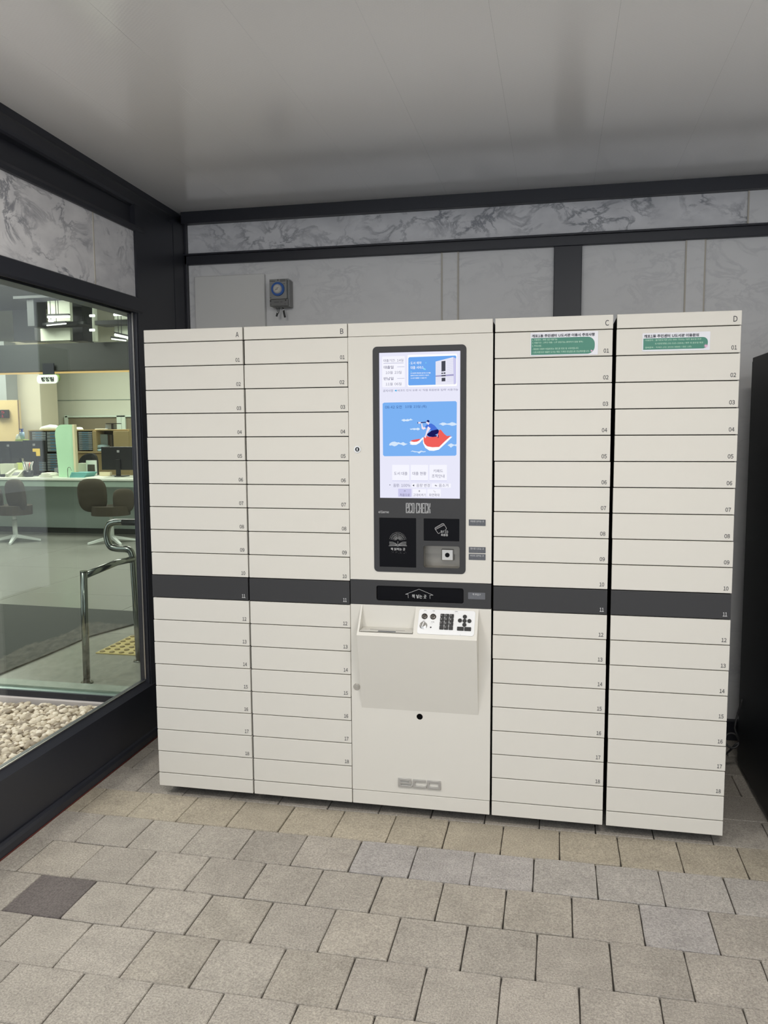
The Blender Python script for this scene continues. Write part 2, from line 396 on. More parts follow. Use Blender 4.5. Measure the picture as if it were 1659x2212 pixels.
while x < XR:
    bm = bnew(); box(bm, max(x, -.42) + .0002, x + .3558, YF, 1.13, CEIL, CEIL + .006)
    if x + .355 > -.42: bm_obj('ceiling_panel', bm, CM, ceiling, origin=(x, 0, CEIL))
    x += .356

MB = marble('marble_back', rgb(226, 226, 226), rgb(168, 169, 173), .28, 3.1)
MBT = marble('marble_back_top', rgb(228, 228, 230), rgb(148, 150, 156), 1.0, 8.3)
ML = marble('marble_left', rgb(232, 231, 232), rgb(146, 147, 153), 1.0, 5.4)
JOINT = mat('pale_joint', rgb(196, 190, 178), .6)
# back wall: structure + marble panels + dark frame
bm = bnew(); box(bm, -.45, XR, 1.17, 1.26, -.05, CEIL)
wall_back = struct(bm_obj('wall_back', bm, mat('wall_core', (.03, .03, .03, 1), .8), origin=(0, 1.17, 0)))
def panel(parent, x0, x1, z0, z1, m_, y=1.145, name='marble_panel'):
    bm = bnew(); box(bm, x0, x1, y, 1.171, z0, z1, bev=.0015); return bm_obj(name, bm, m_, parent)
panel(wall_back, -.36, 2.5215, 2.50, 2.69, MBT); panel(wall_back, 2.5235, 3.1, 2.50, 2.69, MB, y=1.139)
panel(wall_back, 3.104, XR, 2.50, 2.69, MB)
panel(wall_back, -.36, 1.0650, .08, 2.47, MB); panel(wall_back, 1.0668, 1.1480, .08, 2.47, MB, y=1.141); panel(wall_back, 1.1498, 1.70, .08, 2.47, MB)
panel(wall_back, 1.70, 2.2480, .08, 2.47, MB); panel(wall_back, 2.2505, 2.3350, .08, 2.47, MB, y=1.138); panel(wall_back, 2.3375, XR, .08, 2.47, MB)
for xx, z0, z1 in ((1.066, .1, 2.455), (1.1488, .1, 2.455), (2.249, .1, 2.455), (2.336, .1, 2.455), (2.5225, 2.512, 2.67)):
    bm = bnew(); box(bm, xx - .0035, xx + .0035, 1.136, 1.15, z0, z1, bev=.001); bm_obj('joint_strip', bm, JOINT, wall_back)
def rail(name, a, parent=None, m_=FRAME, bev=.003, **k):
    bm = bnew(); box(bm, *a, bev=bev); o = bm_obj(name, bm, m_, parent)
    return o if parent else struct(o)
rail('trim_1', (-.345, XR, 1.10, 1.172, 2.6665, CEIL + .002))
rail('trim_2', (-.345, XR, 1.12, 1.172, 2.4535, 2.5135))
rail('trim_3', (-.345, XR, 1.10, 1.12, 2.500, 2.506), bev=.001)
rail('trim_4', (1.6265, 1.762, 1.12, 1.172, .02, 2.4535))
rail('baseboard_back', (-.345, XR, 1.11, 1.172, 0, .10))

# left wall: dark frame, marble fascia, big window
def extr(name, prof, y0, y1, slope=0.0, m_=FRAME, parent=None, yref=.4):
    """profile in (x, z), swept along y; slope shears x with y (the wall is not quite square to the lockers)"""
    bm = bnew()
    prism(bm, prof, lambda u, v, k: (u + slope * ((y0 if k == 0 else y1) - yref), (y0 if k == 0 else y1), v))
    bmesh.ops.recalc_face_normals(bm, faces=bm.faces)
    o = bm_obj(name, bm, m_, parent, origin=(XL, 0, 0)); return o
WALLC = mat('wall_core', (.03, .03, .03, 1), .8)
wl = struct(extr('wall_left', [(-.388, 0), (XL, 0), (XL, .277), (-.372, .305), (-.388, .305)], YF, 1.172))
# sections above the window
extr('header_core', [(-.45, 2.125), (-.375, 2.125), (-.375, CEIL), (-.45, CEIL)], YF, 1.172, parent=wl)
extr('window_transom', [(-.40, 2.150), (-.352, 2.150), (-.339, 2.128), (-.333, 2.138), (-.333, 2.198), (-.345, 2.204), (-.40, 2.204)], YF, .63, parent=wl)
extr('marble_fascia', [(-.38, 2.195), (-.350, 2.195), (-.350, 2.53), (-.38, 2.53)], YF, .235, m_=ML, parent=wl)
extr('marble_fascia', [(-.38, 2.195), (-.350, 2.195), (-.350, 2.53), (-.38, 2.53)], .241, .632, m_=ML, parent=wl)
extr('joint_strip', [(-.38, 2.195), (-.3478, 2.195), (-.3478, 2.53), (-.38, 2.53)], .2345, .2415, m_=JOINT, parent=wl)
extr('window_post', [(-.378, .23), (XL - .004, .23), (XL - .004, 2.64), (-.378, 2.64)], .592, .987, parent=wl)
extr('corner_post', [(-.45, .0), (XL - .002, .0), (XL - .002, 2.66), (-.45, 2.66)], .990, 1.172, parent=wl)
bm = bnew(); box(bm, -.345, -.3265, 1.12, 1.172, 0, 2.67, bev=.002); bm_obj('corner_strip', bm, FRAME, wl)
# stepped beam under the ceiling
struct(extr('trim_5', [(-.45, 2.632), (-.352, 2.632), (-.342, 2.638), (-.337, 2.650), (-.336, 2.688), (-.342, 2.700), (-.3365, CEIL + .002), (-.45, CEIL + .002)], YF, 1.14, -.042))
struct(extr('trim_6', [(-.45, 2.54), (-.362, 2.54), (-.362, 2.634), (-.45, 2.634)], YF, .99, -.01))
struct(extr('trim_7', [(-.45, 2.514), (-.341, 2.514), (-.334, 2.519), (-.332, 2.528), (-.336, 2.541), (-.36, 2.546), (-.45, 2.546)], YF, .67, -.008))
# baseboard
struct(extr('baseboard_left', [(-.34, -.002), (-.3235, -.002), (-.3215, .012), (-.322, .034), (-.327, .046), (-.335, .052), (-.34, .052)], YF, .99, -.010))
struct(extr('trim_8', [(-.336, .000), (-.3195, .000), (-.3195, .005), (-.336, .005)], YF, .99, -.010, m_=mat('red_brown_sealant', (.10, .02, .015, 1), .6)))
# window pane in the left wall (looks out on the pebble bed)
G1 = glass('window_glass', (.975, .985, .98, 1), .8)
bm = bnew(); box(bm, -.372, -.367, YF, .583, .301, 2.150)
win1 = struct(bm_obj('window_1', bm, G1))
GASK = mat('bright_gasket', (.42, .40, .37, 1), .3, metal=.8)
bm = bnew(); box(bm, -.3665, -.3610, .5770, .5815, .310, 2.128); bm_obj('gasket', bm, GASK, win1)
bm = bnew(); box(bm, -.3665, -.3635, YF, .5770, .3015, .3065); bm_obj('gasket', bm, GASK, win1)
bm = bnew(); box(bm, -.3665, -.3635, YF, .5770, 2.134, 2.138); bm_obj('gasket', bm, GASK, win1)
bm = bnew(); box(bm, -.384, -.345, .5835, .606, .27, 2.16, bev=.002); bm_obj('window_jamb', bm, FRAME, win1)
# right wall (outside the frame) closes the shelter
bm = bnew(); box(bm, XR, XR + .1, YF, 1.26, 0, CEIL); struct(bm_obj('wall_right', bm, MB))

# shelter ceiling lamps (behind the top of the picture)
LAMPM = emit('lamp_diffuser', (1, .93, .82, 1), 6)
WHITEM = mat('white_metal', (.7, .7, .7, 1), .4)
for i, (lx, ly) in enumerate(LAMPS):
    t = thing('ceiling_lamp', ['flat white ceiling lamp over the left lockers', 'flat white ceiling lamp over the right lockers'][i], 'lamp', (lx, ly, CEIL))
    bm = bnew(); box(bm, lx - .32, lx + .32, ly - .22, ly + .22, CEIL - .02, CEIL, bev=.003); bm_obj('housing', bm, WHITEM, t)
    bm = bnew(); box(bm, lx - .29, lx + .29, ly - .19, ly + .19, CEIL - .024, CEIL - .0205); bm_obj('diffuser', bm, LAMPM, t)

# ------------------------------------------------------------------ lockers
P = .0957; ZB = .04                       # pitch of one compartment, underside of the units
H_BASE = .60669 * P; H_HEAD = .53651 * P
ZBASE = ZB + H_BASE; ZTOP = ZBASE + 19 * P; ZMAX = ZTOP + H_HEAD
GAP = .0034; DEPTH = .62
bank_label = {'A': 'tall cream book locker lettered A, at the left end beside the window',
              'B': 'tall cream book locker lettered B, just left of the touch-screen kiosk',
              'C': 'tall cream book locker lettered C, just right of the touch-screen kiosk',
              'D': 'tall cream book locker lettered D, at the right end beside the black cabinet'}
def door_mesh(wd, hd, m_):
    bm = bnew(); box(bm, 0, wd, 0, .019, 0, hd, bev=.0016)
    me = bpy.data.meshes.new('door'); bm.to_mesh(me); bm.free(); me.materials.append(m_); return me
def bank(letter, x0, x1, seed):
    rnd = random.Random(seed)
    t = thing('locker_bank', bank_label[letter], 'locker', ((x0 + x1) / 2, 0, 0), 'book lockers either side of the kiosk')
    bm = bnew(); box(bm, x0 + .002, x1 - .002, .0195, DEPTH, ZB + .004, ZMAX - .002, bev=.002)
    bm_obj('body', bm, DARKIN, t)
    for fx in (x0 + .05, x1 - .05):
        for fy in (.10, DEPTH - .06):
            bm = bnew(); cyl(bm, (fx, fy, 0), (fx, fy, .012), .02, .02, 14); cyl(bm, (fx, fy, .012), (fx, fy, .05), .006, .006, 8); bm_obj('foot', bm, BLACKP, t)
    bm = bnew(); box(bm, x0, x1, -.0008, .0205, ZTOP + GAP / 2, ZMAX, bev=.0016); hp = bm_obj('header_panel', bm, CREAM, t)
    bm = bnew(); box(bm, x0, x1, 0, .019, ZBASE + GAP / 2, ZBASE + P - GAP / 2, bev=.0016); bm_obj('lower_panel', bm, CREAM, t)
    bm = bnew(); box(bm, x0, x1, 0, .019, ZB, ZBASE - GAP / 2, bev=.0016); bm_obj('plinth_panel', bm, CREAM, t)
    cream = door_mesh(x1 - x0, P - GAP, CREAM); dark = door_mesh(x1 - x0, P - GAP, CHAR)
    for i in range(1, 19):
        z = ZBASE + (19 - i) * P + GAP / 2; dx = rnd.uniform(-.0012, .0012); dy = rnd.uniform(-.0006, .0006)
        o = link('door', dark if i == 11 else cream, t, (x0 + dx, dy, z))
        if i == 11: o['label'] = 'charcoal grey door'
        s = '%02d' % i; wn = .0188 if i not in (11,) else .0150
        if i in (10, 12, 13, 14, 15, 16, 17, 18): wn = .0172
        xr = x1 - .0120
        text(s, xr - wn + dx, xr + dx, z + .0098, z + .0098 + .0152, PRINTW if i == 11 else PRINTG, o, h=.0004 - dy, name='number', bold=.018)
    text(letter, x1 - .0145 - .0132, x1 - .0145, ZTOP + .0125, ZTOP + .0125 + .0200, PRINTG, hp, h=.0013, name='letter', bold=.012)
    flush_text(); return t
X = [0, .4260, .4325, .8555, .8590, 1.4150, 1.4240, 1.8477, 1.8614, 2.2828]
bA = bank('A', X[0], X[1], 1); bB = bank('B', X[2], X[3], 2); bC = bank('C', X[6], X[7], 3); bD = bank('D', X[8], X[9], 4)

# stickers on the two top right-hand doors
GREEN = mat('sticker_green', rgb(62, 128, 108), .35); PAPER = mat('sticker_paper', rgb(226, 226, 232), .3)
NAVYP = mat('sticker_dark_print', (.012, .014, .03, 1), .5); PALEP = mat('sticker_pale_print', rgb(190, 222, 200), .5); PINKP = mat('sticker_pink_print', rgb(222, 178, 204), .5)
def sticker(label, x0, x1, z0, z1, gx0, gx1, gz0, gz1, title, tx1, lines, flower):
    t = thing('sticker', label, 'sticker', (x0, -.0025, z0), 'green and white notice stickers')
    bm = bnew(); plate(bm, rrect(x0, x1, z0, z1, .003), .0012, .0018); bm_obj('backing', bm, PAPER, t)
    bm = bnew(); r = (gz1 - gz0) * .42
    pts = [(gx0, gz0), (gx1 - r, gz0)] + [(gx1 - r + r * math.cos(a), gz0 + r + r * math.sin(a)) for a in [math.radians(-90 + 15 * i) for i in range(1, 7)]]
    pts += [(gx1 - r + r * math.cos(a), gz1 - r + r * math.sin(a)) for a in [math.radians(15 * i) for i in range(0, 7)]] + [(gx0, gz1)]
    plate(bm, pts, .0016, .0021); bm_obj('green_field', bm, GREEN, t)
    text(title, gx0 + .0015, tx1, gz1 + .0020, gz1 + .0135, NAVYP, t, h=.0024, name='title', bold=.035)
    for (s, u0, u1, v0, v1) in lines: text(s, u0, u1, v0, v1, PALEP, t, h=.0026, name='notice_text', bold=.006)
    bm = bnew(); fx, fz, fr, n = flower
    pts = [(fx + fr * (1 if i % 2 == 0 else .38) * math.cos(math.pi * i / n + .4), fz + fr * (1 if i % 2 == 0 else .38) * math.sin(math.pi * i / n + .4)) for i in range(2 * n)]
    plate(bm, pts, .0020, .0029); bm_obj('flower', bm, PINKP, t); flush_text()
g = 1.5569
sticker('notice sticker with five green lines of rules on door 01 of locker C', 1.5540, 1.7960, 1.8265, 1.9115, g, 1.7845, 1.8305, 1.8915,
        '개포1동 주민센터 U도서관 이용시 주의사항', 1.7843,
        [('1. 이용권수 : 최대 5권 이용가능', g + .003, 1.6510, 1.8815, 1.8885), ('2. 대출기간 : 2주간 대출 / 1주 연장가능 (예약자가 없을 경우)', g + .003, 1.7420, 1.8705, 1.8775),
         ('3. 주의사항 :', g + .003, 1.5960, 1.8595, 1.8665), ('- 회원증 인증후 비밀번호는 핸드폰 번호 뒷 4자리입니다.', g + .004, 1.7280, 1.8480, 1.8550),
         ('- U도서관으로 대출한 도서는 해당 기계의 반납함으로 반납해야합니다.', g + .004, 1.7660, 1.8365, 1.8435)], (1.7735, 1.8405, .0058, 4))
g = 1.9535
sticker('notice sticker with three green lines of phone contacts on door 01 of locker D', 1.9500, 2.1800, 1.8335, 1.8980, g, 2.1725, 1.8392, 1.8790,
        '개포1동 주민센터 U도서관 이용문의', 2.1416,
        [('· 이용문의 :  즐거운도서관 (02-566-7533) / 매주 월요일 휴관', g + .003, 2.1500, 1.8685, 1.8755), ('도서관운영팀 (02-515-3364) / 매주 토,일요일 휴관', g + .040, 2.1570, 1.8560, 1.8630),
         ('· 장비문의 :  아세오 (02-2024-9999 / 내선 1번)', g + .003, 2.1180, 1.8430, 1.8500)], (2.1665, 1.8475, .0085, 9))

# ------------------------------------------------------------------ the kiosk
KX0, KX1 = X[4], X[5]
kiosk = thing('book_kiosk', 'cream self-service library kiosk with tall touch screen between lockers B and C', 'kiosk', ((KX0 + KX1) / 2, 0, 0))
bm = bnew(); box(bm, KX0 + .004, KX1 - .004, .075, DEPTH, ZB + .004, ZMAX - .002); box(bm, KX0 + .004, KX0 + .02, .0195, .076, ZB + .004, ZMAX - .002)
box(bm, KX1 - .02, KX1 - .004, .0195, .076, ZB + .004, ZMAX - .002); box(bm, KX0 + .02, KX1 - .02, .0195, .076, ZMAX - .03, ZMAX - .002); box(bm, KX0 + .02, KX1 - .02, .0195, .076, ZB + .004, .08)
bm_obj('body', bm, DARKIN, kiosk)
for fx in (KX0 + .05, KX1 - .05):
    for fy in (.10, DEPTH - .06):
        bm = bnew(); cyl(bm, (fx, fy, 0), (fx, fy, .012), .02, .02, 14); cyl(bm, (fx, fy, .012), (fx, fy, .05), .006, .006, 8); bm_obj('foot', bm, BLACKP, kiosk)
bm = bnew(); box(bm, KX0, KX1, -.0008, .0205, 1.9170, ZMAX, bev=.0016); bm_obj('header_panel', bm, CREAM, kiosk)
bm = bnew(); box(bm, KX0, KX1, 0, .019, ZB, .0962, bev=.0016); bm_obj('plinth_panel', bm, CREAM, kiosk)
rect = lambda a, b, c, d: [(a, c), (b, c), (b, d), (a, d)]
BZ = (.9570, 1.3165, 1.0030, 1.8755)
udoor = holed('upper_door', rect(KX0, KX1, .9690, 1.9145), [rrect(BZ[0] + .005, BZ[1] - .005, BZ[2] + .005, BZ[3] - .005, .01)], 0, .019, CREAM, kiosk, .0012)
SCR = (.9790, 1.2952, 1.2925, 1.8545)
RD = (.9777, 1.1250, 1.0212, 1.2168); RF = (1.1538, 1.2935, 1.1285, 1.2165); NI = (1.1522, 1.2950, 1.0222, 1.1102)
bez = holed('screen_surround', rrect(*BZ, .016, 6), [rect(*SCR), rrect(*RD, .002, 2), rrect(*RF, .002, 2), rrect(*NI, .009, 4)], -.0028, .006, CHAR, kiosk, .0008)
bm = bnew(); box(bm, SCR[0] - .004, SCR[1] + .004, .0062, .012, SCR[2] - .004, SCR[3] + .004); bm_obj('screen_edge', bm, BLACKG, bez)
# --- screen picture
SB = emit('screen_white', rgb(233, 233, 250)); S1 = emit('screen_card', rgb(246, 246, 255)); SBLUE = emit('screen_blue', rgb(124, 178, 243))
SBL2 = emit('screen_blue_banner', rgb(110, 168, 240)); SCLOUD = emit('screen_cloud', rgb(214, 232, 252)); SRED = emit('screen_red', rgb(240, 98, 92)); SWH = emit('screen_pure', rgb(255, 255, 255))
SNAVY = emit('screen_navy', rgb(28, 26, 92)); SSHIRT = emit('screen_shirt', rgb(74, 116, 218)); SSKIN = emit('screen_skin', rgb(244, 226, 238)); STXT = emit('screen_text', rgb(112, 110, 138))
STXB = emit('screen_text_blue', rgb(54, 86, 150)); SLIL = emit('screen_lilac', rgb(204, 202, 236)); SBTN = emit('screen_button_shade', rgb(216, 216, 242)); SLINE = emit('screen_rule', rgb(206, 206, 226)); SBLK = emit('screen_black', rgb(30, 30, 48))
SGREY = emit('screen_dark_grey', rgb(72, 74, 84))
YS = -.0050      # surface of the display lies 5 mm behind the door face
screen = None
bm = bnew(); flat(bm, rect(SCR[0] + .0014, SCR[1] - .0014, SCR[2] + .0014, SCR[3] - .0014), YS); screen = bm_obj('screen', bm, SB, kiosk); screen['label'] = 'lit touch screen'
def Z(k, u, v):
    px = 820 + u / 9.217; py = {3: 755, 4: 860, 5: 990}[k] + v / 9.217
    p = pt(px, py, -YS); return (p.x, p.z)
def zr(k, u0, v0, u1, v1, r=.002):
    a = Z(k, u0, v0); b = Z(k, u1, v1); return rrect(a[0], b[0], b[1], a[1], r, 4)
def sg(name, polys, m_, h):
    many = len(polys) > 10
    for grp in ([polys] if many else [[p] for p in polys]):
        bm = bnew()
        for p in grp: flat(bm, p, YS + h)
        bmesh.ops.recalc_face_normals(bm, faces=bm.faces); o = bm_obj(name, bm, m_, screen)
        if many: o['kind'] = 'stuff'
def zp(k, pts): return [Z(k, *p) for p in pts]
sg('card', [zr(3, 48, 140, 505, 745, .003), zr(5, 250, 130, 592, 440), zr(5, 620, 130, 965, 440), zr(5, 992, 130, 1340, 440),
            zr(5, 640, 498, 1015, 582), zr(5, 1035, 498, 1420, 585), zr(5, 660, 610, 930, 765), zr(5, 950, 610, 1218, 765)], S1, .0003)
sg('card_edge', [zr(5, 255, 438, 590, 456, .0008), zr(5, 622, 438, 962, 456, .0008), zr(5, 994, 438, 1338, 456, .0008)], SBTN, .0004)
sg('selected_button', [zr(5, 370, 605, 636, 768)], SLIL, .0004)
sg('banner_rim', [zr(3, 556, 108, 1540, 728, .004)], SWH, .0003)
sg('banner', [[Z(3, 572, 175), Z(3, 572, 700), Z(3, 590, 716), Z(3, 1505, 690), Z(3, 1525, 670), Z(3, 1525, 135), Z(3, 1508, 120), Z(3, 592, 153)]], SBL2, .0004)
sg('banner_kiosk', [zp(3, [(1115, 240), (1465, 150), (1475, 692), (1115, 704)])], emit('screen_kiosk_face', rgb(232, 232, 246)), .0005)
sg('banner_kiosk_side', [zp(3, [(1465, 150), (1525, 180), (1524, 672), (1505, 690), (1475, 692)])], SLIL, .0005)
sg('banner_kiosk_lines', [zp(3, [(1120, 240 + i * 33 + 30), (1205, 222 + i * 33 + 30), (1205, 225 + i * 33 + 30), (1120, 243 + i * 33 + 30)]) for i in range(12) if i != 8]
   + [zp(3, [(1340, 200 + i * 35 + 20), (1468, 172 + i * 35 + 25), (1468, 176 + i * 35 + 25), (1340, 204 + i * 35 + 20)]) for i in range(13) if i != 9], SLIL, .0006)
sg('banner_kiosk_band', [zp(3, [(1115, 518), (1474, 490), (1474, 523), (1115, 543)])], emit('screen_band', rgb(164, 160, 200)), .00065)
sg('banner_kiosk_screen', [zp(3, [(1232, 234), (1312, 224), (1312, 428), (1232, 440)]), zp(3, [(1230, 462), (1265, 460), (1265, 486), (1230, 488)]), zp(3, [(1275, 458), (1312, 455), (1312, 483), (1275, 486)]),
                           zp(3, [(1230, 512), (1316, 506), (1316, 530), (1230, 536)]), zp(3, [(1235, 565), (1310, 562), (1310, 632), (1235, 636)])], SGREY, .0007)
sg('banner_marks', [circ(*Z(3, 600, 275), .0016, 12), circ(*Z(3, 922, 265), .0022, 14), zp(3, [(850, 372), (905, 376), (925, 405), (880, 400)]), zp(3, [(620, 428), (645, 438), (622, 445)])], emit('screen_cyan', rgb(140, 226, 246)), .0005)
sg('banner_mark_centres', [circ(*Z(3, 600, 275), .0008, 10), circ(*Z(3, 922, 265), .0013, 12)], SBL2, .0006)
sg('horn_icon', [zp(3, [(303, 812), (330, 800), (340, 803), (340, 838), (330, 835), (303, 826)])], emit('screen_cyan2', rgb(70, 176, 226)), .0005)
sg('rule', [zr(3, 78, 268, 478, 275, .0001), zr(3, 350, 340, 495, 350, .0003), zr(3, 350, 570, 495, 580, .0003)], SLINE, .0005)
sg('picture', [[Z(4, 60, 110), Z(4, 68, 1130), Z(4, 95, 1157), Z(4, 1505, 1147), Z(4, 1530, 1125), Z(4, 1538, 85), Z(4, 1512, 60), Z(4, 90, 90)]], SBLUE, .0004)
clouds = [[(430, 438), (455, 425), (490, 415), (520, 430), (555, 415), (590, 425), (620, 405), (640, 425), (668, 432), (640, 440), (600, 445), (570, 460), (540, 462), (515, 455), (485, 468), (455, 452)],
          [(598, 612), (640, 608), (690, 598), (730, 605), (765, 588), (805, 612), (790, 632), (755, 640), (730, 625), (690, 636), (655, 622), (625, 632)],
          [(1175, 518), (1210, 505), (1250, 485), (1300, 490), (1340, 508), (1390, 500), (1440, 478), (1490, 490), (1533, 512), (1533, 530), (1490, 545), (1440, 552), (1390, 535), (1340, 528), (1300, 535), (1260, 550), (1215, 525)],
          [(188, 935), (205, 900), (250, 872), (300, 865), (350, 882), (380, 878), (420, 895), (470, 875), (520, 905), (560, 908), (530, 925), (480, 948), (430, 925), (380, 915), (340, 945), (295, 960), (245, 940), (205, 945)],
          [(1352, 940), (1390, 915), (1425, 900), (1465, 920), (1500, 928), (1530, 912), (1530, 960), (1490, 945), (1460, 955), (1420, 988), (1385, 955)],
          [(615, 1070), (650, 1045), (690, 1055), (730, 1060), (780, 1065), (830, 1045), (870, 1060), (915, 1055), (920, 1070), (870, 1078), (835, 1070), (790, 1105), (745, 1075), (700, 1078), (655, 1062)]]
sg('cloud', [zp(4, c) for c in clouds], SCLOUD, .0006)
sg('book_pages', [zp(4, [(592, 880), (625, 858), (700, 872), (765, 860), (820, 820), (850, 785), (878, 782), (850, 830), (800, 890), (730, 930), (650, 932), (598, 915), (622, 900)]),
                  zp(4, [(860, 785), (878, 782), (885, 880), (930, 950), (1050, 975), (1180, 970), (1400, 768), (1448, 770), (1300, 915), (1180, 1025), (1080, 1050), (990, 1045), (910, 990), (865, 900)])], SWH, .0006)
sg('book_cover', [zp(4, [(615, 858), (640, 838), (720, 822), (812, 808), (790, 842), (740, 868), (680, 872)]),
                  zp(4, [(878, 780), (930, 752), (1000, 775), (1150, 765), (1178, 640), (1215, 625), (1245, 660), (1290, 715), (1340, 755), (1425, 748), (1300, 860), (1185, 972), (1050, 978), (950, 960), (895, 910), (876, 850)])], SRED, .0007)
sg('reader_trousers', [zp(4, [(945, 715), (1030, 650), (1160, 620), (1182, 650), (1170, 700), (1100, 735), (1140, 738), (1135, 765), (1060, 775), (985, 765), (950, 740)])], SNAVY, .0009)
sg('reader_shoe', [zp(4, [(1158, 738), (1178, 736), (1172, 792), (1160, 790)])], SNAVY, .0009)
sg('reader_hair', [zp(4, [(935, 470), (945, 442), (970, 434), (995, 455), (986, 488), (958, 472)])], SNAVY, .0009)
sg('telescope_piece', [zp(4, [(755, 480), (770, 478), (770, 506), (757, 508)]), zp(4, [(820, 480), (925, 472), (925, 488), (850, 495), (820, 498)])], SNAVY, .0009)
sg('reader_shirt', [zp(4, [(905, 570), (945, 525), (975, 515), (1030, 505), (1090, 540), (1160, 620), (1050, 655), (1005, 635), (1010, 600), (965, 565), (925, 600)])], SSHIRT, .0008)
sg('reader_skin', [zp(4, [(965, 560), (1015, 600), (952, 700), (932, 745), (922, 790), (905, 795), (892, 765), (910, 740), (935, 650)]), zp(4, [(830, 500), (850, 500), (858, 560), (880, 585), (905, 575), (920, 605), (870, 630), (838, 605)]),
                   zp(4, [(928, 474), (952, 470), (958, 480), (984, 486), (996, 498), (968, 540), (955, 515), (932, 502)]), zp(4, [(770, 475), (820, 475), (820, 508), (770, 508)]), zp(4, [(1140, 742), (1158, 740), (1160, 770), (1146, 762)])], SSKIN, .00085)
sg('icon', [circ(*Z(5, 502, 655), .0029, 14), circ(*Z(5, 205, 530), .0018, 10), zp(5, [(655, 540), (688, 518), (688, 560)]), zp(5, [(1100, 540), (1118, 522), (1118, 560)]), zp(5, [(1125, 530), (1145, 548), (1140, 560), (1125, 545)]),
            [Z(5, 795, 628)] + [(Z(5, 795, 653)[0] - .0025 * math.sin(a), Z(5, 795, 653)[1] + .0025 * math.cos(a)) for a in [math.radians(20 * i) for i in range(1, 9)]] + [Z(5, 795, 678)]], SBLK, .0006)
sg('icon_gap', [zp(5, [(488, 668), (502, 640), (518, 668)])], SLIL, .0007)
bm = bnew()
for (cx, cy, r) in ((795, 653, .0027), (1080, 648, .0021)):
    c = Z(5, cx, cy); o_ = circ(c[0], c[1], r, 18); i_ = circ(c[0], c[1], r * .82, 18)
    for a in range(18): flat(bm, [o_[a], o_[(a + 1) % 18], i_[(a + 1) % 18], i_[a]], YS + .0006)
flat(bm, zp(5, [(1092, 662), (1098, 657), (1112, 672), (1107, 677)]), YS + .0006)
bm_obj('icon_ring', bm, SBLK, screen)
def st(k, s, u0, v0, u1, v1, m_, bold=0, name='screen_lettering'):
    a = Z(k, u0, v1); b = Z(k, u1, v0); text(s, a[0], b[0], a[1], b[1], m_, screen, h=YS + .0012, name=name, bold=bold)
st(3, '대출기간: 14일', 78, 185, 475, 250, STXT); st(3, '대출일', 85, 320, 278, 388, STXT, .01); st(3, '10월 23일', 122, 425, 438, 490, STXT)
st(3, '반납일', 85, 548, 278, 612, STXT, .01); st(3, '11월 06일', 122, 655, 438, 718, STXT)
st(3, '도서 예약', 618, 238, 834, 300, SWH, .006, 'banner_lettering'); st(3, '대출 서비스', 618, 325, 880, 392, SWH, .006, 'banner_lettering')
st(3, '도서관에 회원증 없이도 도서를', 618, 452, 1015, 486, SWH, .012, 'banner_lettering'); st(3, '홈페이지에서 예약하고 이용자', 618, 500, 985, 532, SWH, .012, 'banner_lettering'); st(3, '스스로 대출할 수 있습니다', 618, 550, 938, 584, SWH, .012, 'banner_lettering')
st(3, '공지사항', 70, 795, 272, 848, STXT); st(3, "바코드 인식 오류 시 '직접 회원번호 입력' 사용가능", 358, 775, 1565, 838, STXT)
st(4, '08:42 오전', 112, 145, 442, 212, STXB); st(4, '10월 23일 (목)', 508, 138, 935, 208, STXB)
st(5, '도서 대출', 288, 268, 555, 335, STXT); st(5, '대출 현황', 655, 268, 930, 335, STXT); st(5, '키패드', 1072, 220, 1262, 282, STXT); st(5, '조작안내', 1040, 320, 1292, 388, STXT)
st(5, '음량: 100%', 275, 508, 610, 570, STXT); st(5, '음량 변경', 735, 508, 1000, 570, STXT); st(5, '음소거', 1180, 508, 1368, 570, STXT)
st(5, '처음으로', 405, 702, 602, 758, STXT); st(5, '고대비켜기', 670, 702, 918, 758, STXT); st(5, '화면확대', 985, 702, 1190, 758, STXT)
flush_text()
# --- name plate lettering on the surround
SILV = mat('silver_print', (.72, .72, .72, 1), .4)
EC = '·'
GL = {'e': [[(1, .16), (1, 0), (0, 0), (0, 1), (1, 1), (1, .52), (0, .52)]], 'c': [[(1, .2), (1, 0), (0, 0), (0, 1), (1, 1), (1, .8)]], 'o': [[(0, 0), (0, 1), (1, 1), (1, 0), (0, 0)]],
      'H': [[(0, 0), (0, 1)], [(1, 0), (1, 1)], [(0, .5), (1, .5)]], 'E': [[(1, 0), (0, 0), (0, 1), (1, 1)], [(0, .52), (.8, .52)]], 'K': [[(0, 0), (0, 1)], [(1, 1), (.85, .62), (.15, .52), (.85, .40), (1, 0)]]}
def stroke(bm, pts, wd, h, frame=FRONT):
    for i in range(len(pts) - 1):
        a = Vector(pts[i]); b = Vector(pts[i + 1]); d = (b - a)
        if d.length < 1e-9: continue
        n = Vector((-d.y, d.x)).normalized() * wd / 2; e = d.normalized() * wd * .3
        flat(bm, [tuple(a - e + n), tuple(a - e - n), tuple(b + e - n), tuple(b + e + n)], h, frame)
for wd_, hh_, m_, nm in ((.0030, .0032, SILV, 'name_lettering'), (.0010, .0035, CHAR, 'lettering_inline')):
    bm = bnew()
    for k_, (ch, x_) in enumerate((('e', 1.0860), ('c', 1.0977), ('o', 1.1094), ('c', 1.1262), ('H', 1.1378), ('E', 1.1494), ('c', 1.1602), ('K', 1.1718))):
        for pl in GL[ch]: stroke(bm, [(x_ + u * .0072, 1.2377 + v * .0363) for u, v in pl], wd_, hh_)
    if wd_ > .002: flat(bm, circ(1.1215, 1.2560, .0009, 10), hh_)
    bm_obj(nm, bm, m_, bez)
text('ellene', .9752, 1.0169, 1.2345, 1.2445, PRINTW, bez, h=.0032)
